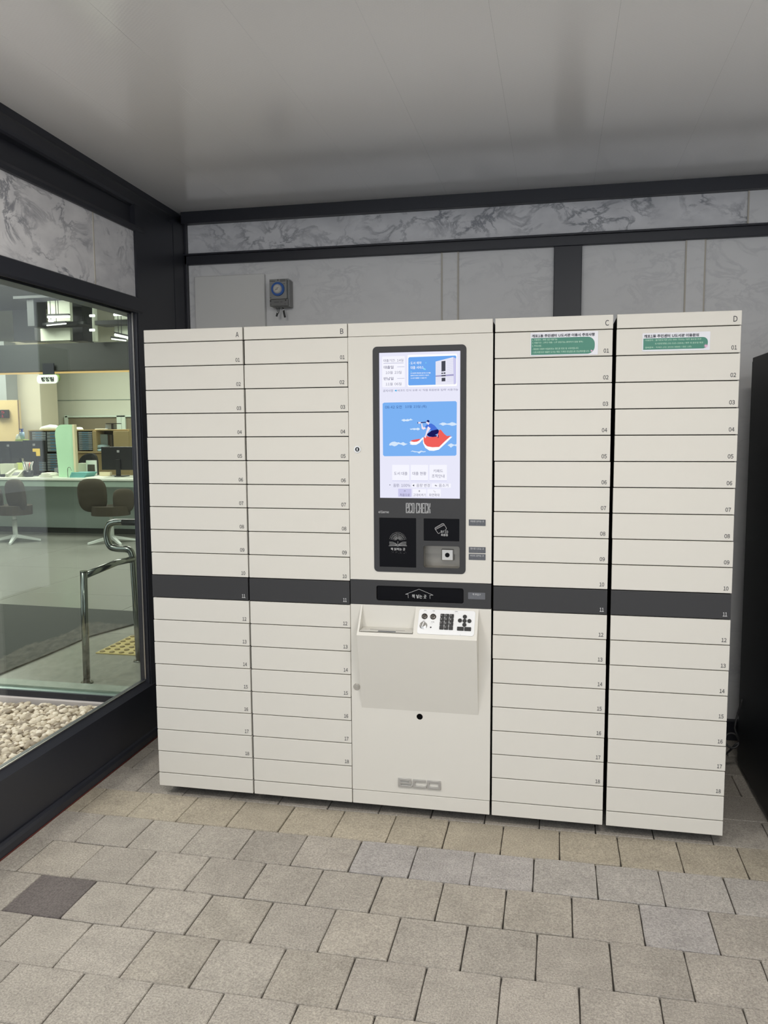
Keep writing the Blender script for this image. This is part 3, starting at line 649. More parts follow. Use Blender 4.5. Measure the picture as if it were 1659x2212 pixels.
# --- black readers
def glassplate(name, r, lab=None):
    bm = bnew(); plate(bm, rrect(r[0] + .0012, r[1] - .0012, r[2] + .0012, r[3] - .0012, .0015, 2), -.006, .0006); o = bm_obj(name, bm, BLACKG, kiosk)
    if lab: o['label'] = lab
    return o
rd = glassplate('book_reader', RD, 'black glass book reader pad'); rf = glassplate('card_reader', RF, 'black glass card reader pad')
def W6(u, v):
    p = pt(815 + u / 8.732, 1110 + v / 8.732, 0); return (p.x, p.z)
def stroke(bm, pts, wd, h, frame=FRONT):
    for i in range(len(pts) - 1):
        a = Vector(pts[i]); b = Vector(pts[i + 1]); d = (b - a)
        if d.length < 1e-9: continue
        n = Vector((-d.y, d.x)).normalized() * wd / 2; e = d.normalized() * wd * .3
        flat(bm, [tuple(a - e + n), tuple(a - e - n), tuple(b + e - n), tuple(b + e + n)], h, frame)
bm = bnew(); base = Vector(W6(388, 515)); foot = Vector(W6(388, 605)); top = Vector(W6(388, 350)); R_ = top.y - base.y
stroke(bm, [tuple(foot), tuple(base)], .0007, .0012)
cen = base + Vector((0, .0015))
def leaf(c, ang, a, b):
    return [(c.x + a * math.cos(t) * math.cos(ang) - b * math.sin(t) * math.sin(ang), c.y + a * math.cos(t) * math.sin(ang) + b * math.sin(t) * math.cos(ang)) for t in [2 * math.pi * i / 8 for i in range(8)]]
for ring, (rr, n) in enumerate(((.97, 17), (.78, 15), (.58, 11), (.38, 7))):
    for i in range(n):
        ang = math.radians(14 + 152 * i / (n - 1)); k = Vector((math.cos(ang), math.sin(ang))); c = cen + k * R_ * rr
        flat(bm, leaf(c, ang, .0011, .0006), .0012)
        if ring == 0 or ring == 2: stroke(bm, [tuple(cen + k * R_ * .2), tuple(cen + k * R_ * (rr - .05))], .00022, .0011)
for s in (-1, 1):
    q = [Vector(W6(388 + s * u, v)) for u, v in ((5, 590), (30, 560), (90, 530), (160, 525), (160, 588), (90, 590), (30, 596))]
    for a in range(7): t = a / 6; l = [q[0].lerp(q[6], t), q[1].lerp(q[5] if False else q[6], t), q[2].lerp(q[5], t), q[3].lerp(q[4], t)]; stroke(bm, [tuple(x_) for x_ in l], .00035, .0012)
    stroke(bm, [W6(388, 610), W6(388 + s * 30, 600), W6(388 + s * 170, 602)], .0009, .0012)
bm_obj('tree_and_book_emblem', bm, PRINTW, rd)
text('책 읽히는 곳', *[W6(252, 0)[0], W6(525, 0)[0], W6(388, 690)[1], W6(388, 640)[1]], PRINTW, rd, h=.0012, bold=.006)
def braille(parent, u0, u1, v0, v1, m_, h, seed, frame=FRONT, cells=11, r=.00035):
    rnd = random.Random(seed); bm = bnew()
    for c in range(cells):
        for i in range(2):
            for j in range(3):
                if rnd.random() < .45 and c % 5 != 3:
                    x_ = u0 + (u1 - u0) * (c + .2 + i * .42) / cells; z_ = v0 + (v1 - v0) * (j + .5) / 3
                    flat(bm, [(x_ + r * math.cos(t), z_ + r * math.sin(t)) for t in (0, 1.05, 2.1, 3.14, 4.19, 5.24)], h, frame)
    bm_obj('braille', bm, m_, parent)
braille(rd, W6(222, 0)[0], W6(552, 0)[0], W6(388, 750)[1], W6(388, 708)[1], PRINTW, .0012, 5)
bm = bnew()
stroke(bm, [W6(*q) for q in ((1185, 352), (1165, 372), (1145, 365), (1088, 280), (1092, 262), (1232, 180), (1252, 184), (1305, 270), (1300, 292), (1278, 300))], .0011, .0012)
stroke(bm, [W6(*q) for q in ((1105, 292), (1262, 208))], .0013, .0012); stroke(bm, [W6(*q) for q in ((1095, 275), (1250, 190))], .0006, .0012)
bm_obj('card_icon', bm, PRINTW, rf)
text('RFID', W6(1200, 0)[0], W6(1336, 0)[0], W6(1260, 362)[1], W6(1260, 316)[1], PRINTW, rf, h=.0012); text('회원증', W6(1203, 0)[0], W6(1334, 0)[0], W6(1260, 420)[1], W6(1260, 376)[1], PRINTW, rf, h=.0012, bold=.006)
# --- scanner niche
NX0, NX1, NZ0, NZ1 = NI; ND = .058
bm = bnew()
box(bm, NX0 - .004, NX1 + .004, ND, ND + .003, NZ0 - .004, NZ1 + .004); box(bm, NX0 - .004, NX0, .006, ND, NZ0 - .004, NZ1 + .004); box(bm, NX1, NX1 + .004, .006, ND, NZ0 - .004, NZ1 + .004)
box(bm, NX0, NX1, .006, ND, NZ0 - .004, NZ0); box(bm, NX0, NX1, .006, ND, NZ1, NZ1 + .004); box(bm, NX0, NX1, ND - .010, ND, 1.071, NZ1)
niche = bm_obj('scanner_niche', bm, mat('satin_nickel', (.27, .255, .225, 1), .35, metal=.6), kiosk)
bm = bnew(); box(bm, 1.2190, 1.2640, ND - .022, ND, 1.0475, 1.0905, bev=.002); box(bm, 1.2175, 1.2655, ND - .014, ND, 1.046, 1.092, bev=.002, mi=1); sc_ = bm_obj('barcode_scanner', bm, [BRUSH, BLACKP], niche)
bm = bnew(); cyl(bm, (1.2415, ND - .026, 1.069), (1.2415, ND - .02, 1.069), .0085, .0095, 24); bm_obj('lens', bm, BLACKG, niche)
# --- small grey tags with raised lettering
def ktag(r, s, m_, seed, lab):
    bm = bnew(); plate(bm, rrect(*r, .0015, 3), 0, .0012); o = bm_obj('tag', bm, m_, kiosk); wd = r[1] - r[0]; hh = r[3] - r[2]
    ins = .10 if len(s.strip()) > 6 else .26
    text(s.strip(), r[0] + wd * ins, r[1] - wd * ins, r[2] + hh * .56, r[2] + hh * .86, PRINTW, o, h=.0015, bold=.004); braille(o, r[0] + wd * .14, r[1] - wd * .14, r[2] + hh * .14, r[2] + hh * .42, mat('grey_dots', (.32, .32, .34, 1), .5), .0015, seed, cells=10, r=.0004)
ktag((1.3288, 1.3932, 1.1910, 1.2150), '회원증 읽히는 곳', TAGM, 1, ''); ktag((1.3292, 1.3938, 1.0858, 1.1090), '영수증 나오는 곳', TAGM, 2, ''); ktag((1.3292, 1.3938, 1.0586, 1.0822), '바코드 읽히는 곳', TAGM, 3, '')
# --- charcoal band with book slot
SL = (.9628, 1.3105, .8846, .9460)
band = holed('slot_band', rect(KX0, KX1, .8696, .9656), [rrect(*SL, .009, 4)], -.0005, .019, CHAR, kiosk, .0008)
bm = bnew(); plate(bm, rrect(SL[0] - .004, SL[1] + .004, SL[2] - .004, SL[3] + .004, .009, 4), -.020, -.0195); plate(bm, rrect(SL[0] + .003, SL[1] - .003, SL[2] + .003, SL[3] - .003, .006, 4), -.019, -.008); flap = bm_obj('return_flap', bm, BLACKG, band)
c5 = lambda u, v: (pt(740 + u / 4.879, 1080 + v / 4.879, .008).x, pt(740 + u / 4.879, 1080 + v / 4.879, .008).z)
bm = bnew(); stroke(bm, [c5(*q) for q in ((693, 1032), (691, 994), (662, 994), (806, 940), (955, 1003), (920, 1003), (922, 1040))], .0010, -.0072); bm_obj('arrow_outline', bm, PRINTW, band)
a = c5(732, 1032); b = c5(884, 1000); text('책 넣는 곳', a[0], b[0], a[1] - .001, b[1] + .0005, PRINTW, band, h=-.0072, bold=.004)
ktag((1.3275, 1.3932, .9050, .9315), '  책 투입구  ', TAGM2, 4, '')
# --- lower door, round hole, front cover, console
HOLE = circ(1.1364, .4208, .0136, 28)
ldoor = holed('lower_door', rect(KX0, KX1, .0996, .8662), [HOLE], 0, .019, CREAM, kiosk, .0012)
bm = bnew(); cyl(bm, (1.1364, .0030, .4208), (1.1364, .030, .4208), .0132, .0132, 28); bm_obj('key_hole', bm, mat('hole_black', (.003, .003, .003, 1), .9, spec=.05), ldoor)
CX0, CX1 = .9013, 1.3690; TX = 1.1223
con = None
bm = bnew()
prism(bm, [(0, .866), (-.08, .762), (0, .444)], lambda y, z, k: ((TX if k == 0 else CX1), y, z))
prism(bm, [(0, .7770), (-.0715, .7730), (-.08, .762), (0, .444)], lambda y, z, k: ((CX0 if k == 0 else TX), y, z))
prism(bm, [(0, .866), (-.08, .762), (0, .760)], lambda y, z, k: ((CX0 if k == 0 else CX0 + .0070), y, z))
bmesh.ops.recalc_face_normals(bm, faces=bm.faces)
con = bm_obj('console', bm, CREAM, kiosk)
bm = bnew(); box(bm, CX0 + .01, TX - .003, -.070, -.001, .7765, .7785, bev=.0008); tray = bm_obj('receipt_tray', bm, mat('tray_grey', (.60, .585, .54, 1), .5), con)
bm = bnew()
for i in range(24): box(bm, .948 + i * .0058, .952 + i * .0058, -.046, -.041, .7778, .7792)
bm_obj('tray_slot', bm, mat('slot_grey', (.30, .29, .27, 1), .6), tray)
bm = bnew()
for xx in (.930, 1.100): cyl(bm, (xx, -.040, .778), (xx, -.040, .7795), .0045, .0045, 14)
bm_obj('screw', bm, BRUSH, tray)
bm = bnew(); box(bm, .984, 1.054, -.0705, -.060, .7783, .7796, bev=.0003); bm_obj('braille_strip', bm, TAGM, tray)
# keypad panel on the slope
bm = bnew(); plate(bm, rrect(1.1372, 1.3578, .0088, .1138, .010, 6), 0, .0009, SLOPE, 1); plate(bm, rrect(1.1377, 1.3573, .0093, .1133, .010, 6), .0009, .0014, SLOPE, 0)
bmesh.ops.recalc_face_normals(bm, faces=bm.faces)
kp = bm_obj('keypad_panel', bm, [WHITEP, mat('panel_rim', (.45, .44, .42, 1), .5)], con)
def SLT(u, v, h=0): return SLOPE(u, -v, h)      # text frame: v up the slope
def key(name, pts, h1, m_, parent=kp, h0=.0012):
    bm = bnew(); plate(bm, pts, h0, h1, SLOPE); bmesh.ops.recalc_face_normals(bm, faces=bm.faces)
    top = [f for f in bm.faces if len(f.verts) > 4]
    return bm_obj(name, bm, m_, parent)
for r in range(4):
    for c in range(3):
        cx = 1.2312 + c * .0180; cy = .0345 + r * .01685
        o = key('key', rrect(cx - .0080, cx + .0080, cy - .0074, cy + .0074, .0018, 3), .0048, BLACKP)
        s = '123456789 0 '[r * 3 + c]
        if s != ' ': text(s, cx - .0050, cx - .0018, -(cy + .0012), -(cy - .0050), PRINTW, o, h=.0052, frame=SLT, name='digit', bold=.01)
for (cx, cy) in ((1.3178, .0355), (1.3000, .0520), (1.3180, .0525), (1.3362, .0525), (1.3182, .0690)): key('round_key', circ(cx, cy, .0079, 22), .0048, BLACKP)
for cx in (1.3042, 1.3322): key('wide_key', rrect(cx - .0128, cx + .0128, .0785, .0937, .002, 3), .0048, BLACKP)
for cx in (1.1612, 1.1948):
    bm = bnew()
    p0 = Vector(SLOPE(cx, .0405, .001)); cyl(bm, p0, p0 + SN * .004, .0120, .0116, 28); cyl(bm, p0 + SN * .004, p0 + SN * .0060, .0108, .0070, 28); bm_obj('metal_button', bm, mat('button_steel', (.30, .28, .26, 1), .12, metal=1), kp)
bm = bnew(); p0 = Vector(SLOPE(1.1600, .0790, .001)); cyl(bm, p0, p0 + SN * .002, .0150, .0150, 28)
for i in range(12):
    a0 = 2 * math.pi * i / 12
prof = [(.0115 if i % 2 == 0 else .0098) for i in range(24)]
pts = [(1.1600 + prof[i] * math.cos(2 * math.pi * i / 24), .0790 + prof[i] * math.sin(2 * math.pi * i / 24)) for i in range(24)]
plate(bm, pts, .003, .0150, SLOPE); bmesh.ops.recalc_face_normals(bm, faces=bm.faces); kn = bm_obj('volume_knob', bm, CHROME, kp)
bm = bnew(); plate(bm, [(1.1562, .0880), (1.1588, .0888), (1.1638, .0700), (1.1612, .0692)], .0152, .0160, SLOPE); bmesh.ops.recalc_face_normals(bm, faces=bm.faces); bm_obj('pointer', bm, WHITEP, kn)
bm = bnew(); flat(bm, circ(1.1893, .0850, .0032, 16), .0016, SLOPE); flat(bm, [(1.303, .1105), (1.307, .1100), (1.3058, .1112)], .0016, SLOPE); bm_obj('earphone_hole', bm, BLACKP, kp)
for s, u, v, wd, sd in (('안내', 1.1606, .0170, .0085, 11), ('호출', 1.1946, .0170, .0085, 12), ('이어폰', 1.1948, .0640, .0130, 13), ('음량', 1.1600, .0625, .0085, 14), ('키패드', 1.2833, .0165, .0130, 15)):
    text(s, u - wd / 2, u + wd / 2, -v, -v + .0040, PRINTG, kp, h=.0017, frame=SLT, bold=.01)
    braille(kp, u - .011, u + .011, -v - .0070, -v - .0012, PRINTG, .0017, sd, SLT, 5, .00038)
flush_text()
# locks
def lock(x, z, r, face):
    bm = bnew(); cyl(bm, (x, .001, z), (x, -.0022, z), r, r * .96, 32, 0); cyl(bm, (x, -.0022, z), (x, -.0045, z), r * .80, r * .74, 32, 0); cyl(bm, (x, -.0022, z), (x, -.0030, z), r * .93, r * .90, 32, 2); cyl(bm, (x, -.0045, z), (x, -.0052, z), r * .60, r * .58, 24, 1)
    box(bm, x - r * .10, x + r * .10, -.0058, -.0050, z - r * .34, z + r * .34, mi=2); return bm_obj('lock', bm, [BRUSH, face, CHROME], kiosk)
lock(.8925, 1.4833, .0142, BLACKP); lock(.8800, .5294, .0145, BRUSH)
# chrome badge
bx0, bw, bz0, bh = 1.0500, .1715, .1280, .0330
BADGE = mat('badge_chrome', (.50, .485, .46, 1), .28, metal=.45, spec=.8)
B = lambda P_: [(bx0 + bw * u, bz0 + bh * v) for u, v in P_]
for outer, holes in (([(0, 0), (.31, 0), (.340, .17), (.340, .36), (.30, .20), (.05, .20), (.05, .40), (.305, .40), (.305, 1), (0, 1)], [[(.05, .60), (.255, .60), (.255, .80), (.05, .80)]]),
                     ([(.352, 0), (.635, 0), (.668, .17), (.668, .36), (.625, .20), (.40, .20), (.40, .78), (.64, .78), (.64, 1), (.352, 1)], []),
                     ([(.682, 0), (1, 0), (1, 1), (.682, 1)], [[(.732, .22), (.95, .22), (.95, .78), (.732, .78)]])):
    bd = holed('badge_letter', B(outer), [B(h_) for h_ in holes], -.0065, .0, BADGE, kiosk, .0008); bd['label'] = 'raised chrome badge letter'

# ------------------------------------------------------------------ on the back wall
bm = bnew(); box(bm, -.2845, .1155, 1.118, 1.1455, 2.05, 2.3890, bev=.004)
tag(bm_obj('cover_plate', bm, mat('pale_grey_board', rgb(222, 222, 219), .5)), 'blank pale grey square cover board on the marble wall above locker A', 'board')
tm = thing('timer_switch', 'grey wall timer switch with a blue dial, on the marble behind locker B', 'timer', (.21, 1.14, 2.21))
TG = mat('timer_grey', (.27, .27, .26, 1), .5); TGD = mat('timer_dark_grey', (.17, .17, .165, 1), .5); CLEAR = glass('clear_plastic', (.86, .88, .9, 1), 1.0, 1.45)
bm = bnew(); box(bm, .168, .267, 1.085, 1.1450, 2.205, 2.345, bev=.004); bm_obj('case', bm, TG, tm)
bm = bnew(); box(bm, .1605, .256, 1.072, 1.086, 2.246, 2.3480, bev=.002); bm_obj('dial_plate', bm, TG, tm)
bm = bnew(); box(bm, .1605, .262, 1.070, 1.086, 2.208, 2.2450, bev=.004); bm_obj('terminal_cover', bm, TGD, tm)
TB = mat('timer_blue', rgb(40, 92, 170), .35); bm = bnew(); cyl(bm, (.2075, 1.072, 2.2965), (.2075, 1.064, 2.2965), .0365, .035, 36); dl = bm_obj('dial_ring', bm, TB, tm)
bm = bnew(); cyl(bm, (.2075, 1.0645, 2.2965), (.2075, 1.0625, 2.2965), .0245, .0245, 32); bm_obj('dial_rim', bm, mat('dial_grey', (.33, .33, .34, 1), .5), dl)
bm = bnew(); cyl(bm, (.2075, 1.0627, 2.2975), (.2075, 1.0600, 2.2975), .0195, .0195, 32); fc = bm_obj('dial_face', bm, mat('dial_white', (.62, .60, .55, 1), .5), dl)
bm = bnew()
for i in range(12):
    a = math.pi * i / 6; x_ = .2075 + .0155 * math.sin(a); z_ = 2.2975 + .0155 * math.cos(a); box(bm, x_ - .0008, x_ + .0008, 1.0592, 1.0601, z_ - .0011, z_ + .0011)
obox(bm, (.2035, 1.0595, 2.2935), (.94, 0, .34), (0, 1, 0), (-.34, 0, .94), .008, .0004, .0012); obox(bm, (.2095, 1.0595, 2.3015), (.98, 0, .17), (0, 1, 0), (-.17, 0, .98), .006, .0004, .0008); obox(bm, (.2000, 1.0595, 2.2990), (.8, 0, -.5), (0, 1, 0), (.5, 0, .8), .003, .0004, .0008)
bm_obj('dial_marks', bm, BLACKP, dl)
bm = bnew()
for (x_, z_, r) in ((.166, 2.2360, .0035), (.250, 2.2370, .0032), (.209, 2.3425, .0028), (.246, 2.219, .0018), (.168, 2.219, .0016)): cyl(bm, (x_, 1.0722, z_), (x_, 1.0685, z_), r, r, 12)
box(bm, .1615, .170, 1.0705, 1.0722, 2.2525, 2.2545); box(bm, .238, .246, 1.0705, 1.0722, 2.3225, 2.3240)
for i, (a_, b_, z_) in enumerate(((.1635, .1925, 2.3365), (.220, .250, 2.3430), (.220, .250, 2.3360), (.185, .212, 2.2285), (.220, .232, 2.2285))): box(bm, a_, b_, 1.0690, 1.0722, z_, z_ + .0018)
bm_obj('print_and_screws', bm, BLACKP, tm)
bm = bnew(); box(bm, .2570, .2665, 1.067, 1.13, 2.2450, 2.3480, bev=.002); bm_obj('clear_lid', bm, CLEAR, tm)
bm = bnew(); tube(bm, smooth_path([(.2005, 1.10, 2.212), (.2035, 1.095, 2.198), (.2020, 1.095, 2.182), (.1975, 1.095, 2.172)]), .0020, 8); tube(bm, smooth_path([(.1895, 1.10, 2.212), (.1925, 1.095, 2.195), (.1955, 1.095, 2.176)]), .0016, 8, mi=0)
tube(bm, smooth_path([(.2215, 1.10, 2.212), (.2255, 1.095, 2.200), (.2290, 1.095, 2.192)]), .0020, 8); bm_obj('wire', bm, BLACKP, tm)
bm = bnew(); tube(bm, smooth_path([(.1955, 1.092, 2.177), (.1930, 1.092, 2.168), (.1900, 1.092, 2.158)]), .0048, 10); tube(bm, smooth_path([(.2300, 1.092, 2.188), (.2330, 1.092, 2.170), (.2370, 1.092, 2.152)]), .0052, 10); bm_obj('wire_cap', bm, BLACKP, tm)
bm = bnew(); cyl(bm, (.2285, 1.092, 2.193), (.2300, 1.092, 2.188), .0050, .0052, 12); cyl(bm, (.1950, 1.089, 2.180), (.1985, 1.089, 2.174), .0016, .0016, 8); bm_obj('wire_tie', bm, WHITEP, tm)

# ------------------------------------------------------------------ black cabinet at the right edge
BK = mat('black_powder_coat', (.010, .011, .014, 1), .5, spec=.4)
ct = thing('steel_cabinet', 'tall black steel cabinet at the right edge of the picture beside locker D', 'cabinet', (2.8, .45, 0))
bm = bnew(); box(bm, 2.490, 3.25, .08, .780, .030, 1.863, bev=.003); bm_obj('body', bm, BK, ct)
bm = bnew(); box(bm, 2.500, 3.24, .780, .835, .05, 1.850, bev=.003); bm_obj('rear_cover', bm, BK, ct)
for dx in (0, .382):
    bm = bnew(); box(bm, 2.495 + dx, 2.867 + dx, .060, .080, .04, 1.855, bev=.002); d = bm_obj('door', bm, BK, ct)
    hx = 2.84 if dx == 0 else 2.905
    bm = bnew(); tube(bm, [(hx, .060, .95), (hx, .035, .95), (hx, .035, 1.10), (hx, .060, 1.10)], .006, 8); bm_obj('handle', bm, BRUSH, d)
for fx in (2.53, 3.21):
    for fy in (.12, .74):
        bm = bnew(); cyl(bm, (fx, fy, 0), (fx, fy, .03), .02, .02, 12); bm_obj('foot', bm, BLACKP, ct)
bm = bnew(); ring = [(2.448 + .030 * math.cos(a), .70 + .012 * math.sin(a), .152 + .030 * math.sin(a)) for a in [math.radians(12 * i) for i in range(0, 30)]]
tube(bm, smooth_path([(2.489, .72, .34), (2.470, .72, .26), (2.455, .70, .20)], 4)[:-1] + ring + smooth_path([(2.47, .69, .15), (2.42, .74, .06), (2.36, .82, .008), (2.30, .90, .008)], 5)[1:], .0045, 8)
tag(bm_obj('power_cable', bm, mat('dark_cable', (.03, .03, .03, 1), .5)), 'looped dark cable hanging in the gap between locker D and the black cabinet', 'cable')

# ------------------------------------------------------------------ pebble bed behind the left window
PZ = .128
pb = thing('pebble_bed', 'bed of rounded pale pebbles outside the left window', 'pebbles', (-1.2, -.2, 0))
bm = bnew(); box(bm, -3.2, -.395, -2.55, .565, .0, PZ - .05); bm_obj('soil', bm, mat('soil', (.05, .045, .04, 1), .95), pb)
def pebble_material():
    M = bpy.data.materials.new('pebble_stone'); M.use_nodes = True; nt = M.node_tree; b = nt.nodes['Principled BSDF']; L = nt.links
    at = nt.nodes.new('ShaderNodeAttribute'); at.attribute_name = 'tone'; oi = nt.nodes.new('ShaderNodeObjectInfo')
    cr = nt.nodes.new('ShaderNodeValToRGB'); cr.color_ramp.elements[0].color = rgb(140, 126, 108); cr.color_ramp.elements[1].color = rgb(234, 222, 202)
    e = cr.color_ramp.elements.new(.5); e.color = rgb(204, 190, 166)
    ad = nt.nodes.new('ShaderNodeMath'); ad.operation = 'ADD'; L.new(at.outputs['Fac'], ad.inputs[0]); L.new(oi.outputs['Alpha'], ad.inputs[1])
    sb = nt.nodes.new('ShaderNodeMath'); sb.operation = 'SUBTRACT'; sb.inputs[1].default_value = 1.0; L.new(ad.outputs[0], sb.inputs[0])
    L.new(sb.outputs[0], cr.inputs[0]); L.new(cr.outputs[0], b.inputs['Base Color']); b.inputs['Roughness'].default_value = .65
    return M
PEB = pebble_material()
def ico(sub, seed):
    bm = bnew(); bmesh.ops.create_icosphere(bm, subdivisions=sub, radius=1)
    rnd = random.Random(seed); ph = [rnd.uniform(0, 6.28) for _ in range(4)]
    for v in bm.verts:
        c = v.co; k = 1 + .10 * math.sin(2.1 * c.x + ph[0]) + .10 * math.sin(2.4 * c.y + ph[1]) + .06 * math.sin(3 * c.z + c.x + ph[2]); v.co = c * k
    me = bpy.data.meshes.new('pebble'); bm.to_mesh(me); bm.free()
    for p in me.polygons: p.use_smooth = True
    return me
protos = []
for s in range(8):
    me = ico(2, s); me.materials.append(PEB); me.attributes.new('tone', 'FLOAT', 'POINT').data.foreach_set('value', [0.0] * len(me.vertices)); protos.append(me)
arrs = []
for me in protos:
    co = np.zeros(len(me.vertices) * 3); me.vertices.foreach_get('co', co); arrs.append((co.reshape(-1, 3), np.array([list(p.vertices) for p in me.polygons])))
rnd = random.Random(11); peb = []
x_ = -1.75
def bedz(x, y): return PZ + .012 * math.sin(x * 9 + 1) * math.sin(y * 7) + .010 * math.sin(x * 4 - y * 5) + .030 * max(0, min(1, (y - .25) / .3))
while x_ < -.385:
    y_ = -1.1
    while y_ < .565:
        for lay in (0, 1):
            px_ = x_ + rnd.uniform(-.008, .008); py_ = y_ + rnd.uniform(-.008, .008); s = rnd.uniform(.0105, .0185)
            if py_ > .540 or px_ > -.408: continue
            peb.append((px_, py_, bedz(px_, py_) - .020 + lay * .014 + rnd.uniform(-.005, .008), s * rnd.uniform(.9, 1.35), s, s * rnd.uniform(.55, .8), rnd.uniform(0, 6.28), rnd.uniform(-.5, .5), rnd.uniform(-.5, .5), rnd.random(), lay))
        y_ += .0225
    x_ += .0225
# nearest 300 that the window shows are stones of their own, the rest one heap
def seen(p):
    d = Vector((p[0], p[1], p[2])) - CAM; zc = d.dot(RZ); u = 829.5 + FPX * d.dot(RX) / zc; v = 1106 + FPX * d.dot(RY) / zc
    k = (-.34 - CAM.x) / d.x; zs = CAM.z + d.z * k
    return zc if (u > -5 and v > 1500 and zs > .30 and p[10] == 1) else 99
order = sorted(range(len(peb)), key=lambda i: seen(peb[i])); singles = set(order[:300])
V = []; F = []; T = []; nb = 0
for i, p in enumerate(peb):
    rot = Matrix.Rotation(p[6], 3, 'Z') @ Matrix.Rotation(p[7], 3, 'X') @ Matrix.Rotation(p[8], 3, 'Y')
    if i in singles:
        o = bpy.data.objects.new('pebble', protos[i % 8]); COL.objects.link(o); o.parent = pb
        o.location = Vector(p[:3]) - pb.location; o.rotation_euler = rot.to_euler(); o.scale = p[3:6]; o.color = (1, 1, 1, 1 + p[9])
    else:
        co, fa = arrs[i % 8]; mtx = np.array(rot @ Matrix.Diagonal(p[3:6])); V.append(co @ mtx.T + np.array(p[:3])); F.append(fa + nb); nb += len(co); T.append(np.full(len(co), p[9]))
V = np.concatenate(V) - np.array(pb.location); F = np.concatenate(F); T = np.concatenate(T)
me = bpy.data.meshes.new('pebble_heap'); me.from_pydata(V.tolist(), [], F.tolist()); me.materials.append(PEB)
me.attributes.new('tone', 'FLOAT', 'POINT').data.foreach_set('value', T.astype(np.float32))
me.polygons.foreach_set('use_smooth', [True] * len(me.polygons))
o = bpy.data.objects.new('pebble_heap', me); COL.objects.link(o); o.parent = pb; o['kind'] = 'stuff'; o.color = (1, 1, 1, 1)

bm = bnew(); box(bm, -3.1, -.45, -2.75, -2.60, 0, 2.75); struct(bm_obj('reflection_blocker', bm, mat('blocker_dark', (.05, .05, .048, 1), .8, noise=.2, nscale=6)))  # unseen dark slab, added so the second glass mirrors less sky
bm = bnew(); box(bm, -12, 14, -16, YF - .01, -.09, -.01); box(bm, -12, -.45, YF - .01, -2.76, -.09, -.01); struct(bm_obj('ground', bm, mat('outside_ground', (.68, .67, .66, 1), .9, noise=.1, nscale=3)))
# ------------------------------------------------------------------ the office beyond: second glass wall and lobby
Y2 = .60
bm = bnew(); box(bm, -3.4, -.40, Y2 - .03, Y2 + .07, .0, .170, bev=.003)
struct(bm_obj('trim_9', bm, mat('white_kerb', rgb(205, 196, 190), .6)))
bm = bnew(); box(bm, -3.4, -.40, Y2 - .012, Y2 + .03, .1705, .204, bev=.002)
rb = struct(bm_obj('trim_10', bm, FRAME))
bm = bnew(); box(bm, -3.4, -.40, Y2 - .008, Y2 + .030, .204, .2085); bm_obj('bright_bead', bm, mat('bead', rgb(150, 170, 165), .3, metal=.5), rb)
bm = bnew(); box(bm, -3.4, -.40, Y2 + .030, Y2 + .12, .17, .218, bev=.002); bm_obj('inner_sill', bm, mat('sill_grey', rgb(150, 160, 150), .5), rb)
G2 = glass('green_glass', (.925, .96, .93, 1), 1.3)
bm = bnew(); box(bm, -3.4, -.405, Y2, Y2 + .010, .20, 3.0); win2 = struct(bm_obj('window_2', bm, G2))
bm = bnew(); box(bm, -.398, -.374, Y2 - .01, Y2 + .04, .20, 3.0, bev=.002); bm_obj('window_jamb', bm, FRAME, win2)
LF = .17; LX0 = -9.6; LX1 = -.440; LYB = 10.4; LC = 3.75
TILE = mat('lobby_tile', rgb(134, 134, 128), .28, noise=.06, nscale=3)
bm = bnew(); box(bm, LX0, LX1, Y2 + .12, LYB, LF - .1, LF - .004)
lfl = struct(bm_obj('floor_lobby', bm, mat('lobby_grout', (.10, .10, .095, 1), .8), origin=(0, 0, LF)))
tx = [LX1 - 1.2 * i for i in range(9)]; ty = [Y2 + .12 + 1.19 * i for i in range(9)]
for i in range(8):
    for j in range(8):
        xa, xb = tx[i + 1], tx[i]; ya, yb_ = ty[j], min(ty[j + 1], LYB)
        
        if -(xb) > (ya - .6) * .70 + 3.4 + 1.5: continue
        bm = bnew(); box(bm, xa + .0025, xb - .0025, ya + .0025, yb_ - .0025, LF - .01, LF, bev=.001); bm_obj('tile', bm, TILE, lfl)
def wallm(name, c, n=.02): return mat(name, c, .7, noise=n, nscale=2)
bm = bnew(); box(bm, LX0 - .1, LX1 + .1, LYB, LYB + .1, 0, LC); struct(bm_obj('wall_lobby_back', bm, wallm('lobby_wall', rgb(206, 208, 192))))
bm = bnew(); box(bm, LX0 - .1, LX0, Y2, LYB, 0, LC); struct(bm_obj('wall_lobby_left', bm, wallm('lobby_wall', rgb(200, 205, 190))))
bm = bnew(); box(bm, LX1, LX1 + .05, Y2 + .12, LYB, 0, LC); struct(bm_obj('wall_lobby_right', bm, wallm('lobby_wall', rgb(200, 205, 190))))
bm = bnew(); box(bm, LX0, LX1 + .045, Y2, LYB, LC, LC + .1); struct(bm_obj('ceiling_lobby', bm, mat('lobby_ceiling', (.05, .055, .055, 1), .8)))
bm = bnew(); box(bm, LX0, -3.4, Y2 - .02, Y2 + .10, 0, LC); struct(bm_obj('wall_lobby_front', bm, wallm('lobby_wall', rgb(200, 205, 190))))
bm = bnew(); box(bm, -3.4, -.40, Y2 - .02, Y2 + .10, 3.0, LC + .1, bev=.002); struct(bm_obj('trim_11', bm, FRAME))
def rp(u0, v0, u1, v1, y):
    a = pt(u0, v1, y); b = pt(u1, v0, y); return a.x, b.x, a.z, b.z
def slab(name, u0, v0, u1, v1, y, d, m_, parent=None, bev=.003, x0=None, x1=None):
    X0, X1, Z0, Z1 = rp(u0, v0, u1, v1, y)
    if x0 is not None: X0 = x0
    if x1 is not None: X1 = x1
    bm = bnew(); box(bm, X0, X1, y, y + d, Z0, Z1, bev=bev); return bm_obj(name, bm, m_, parent)
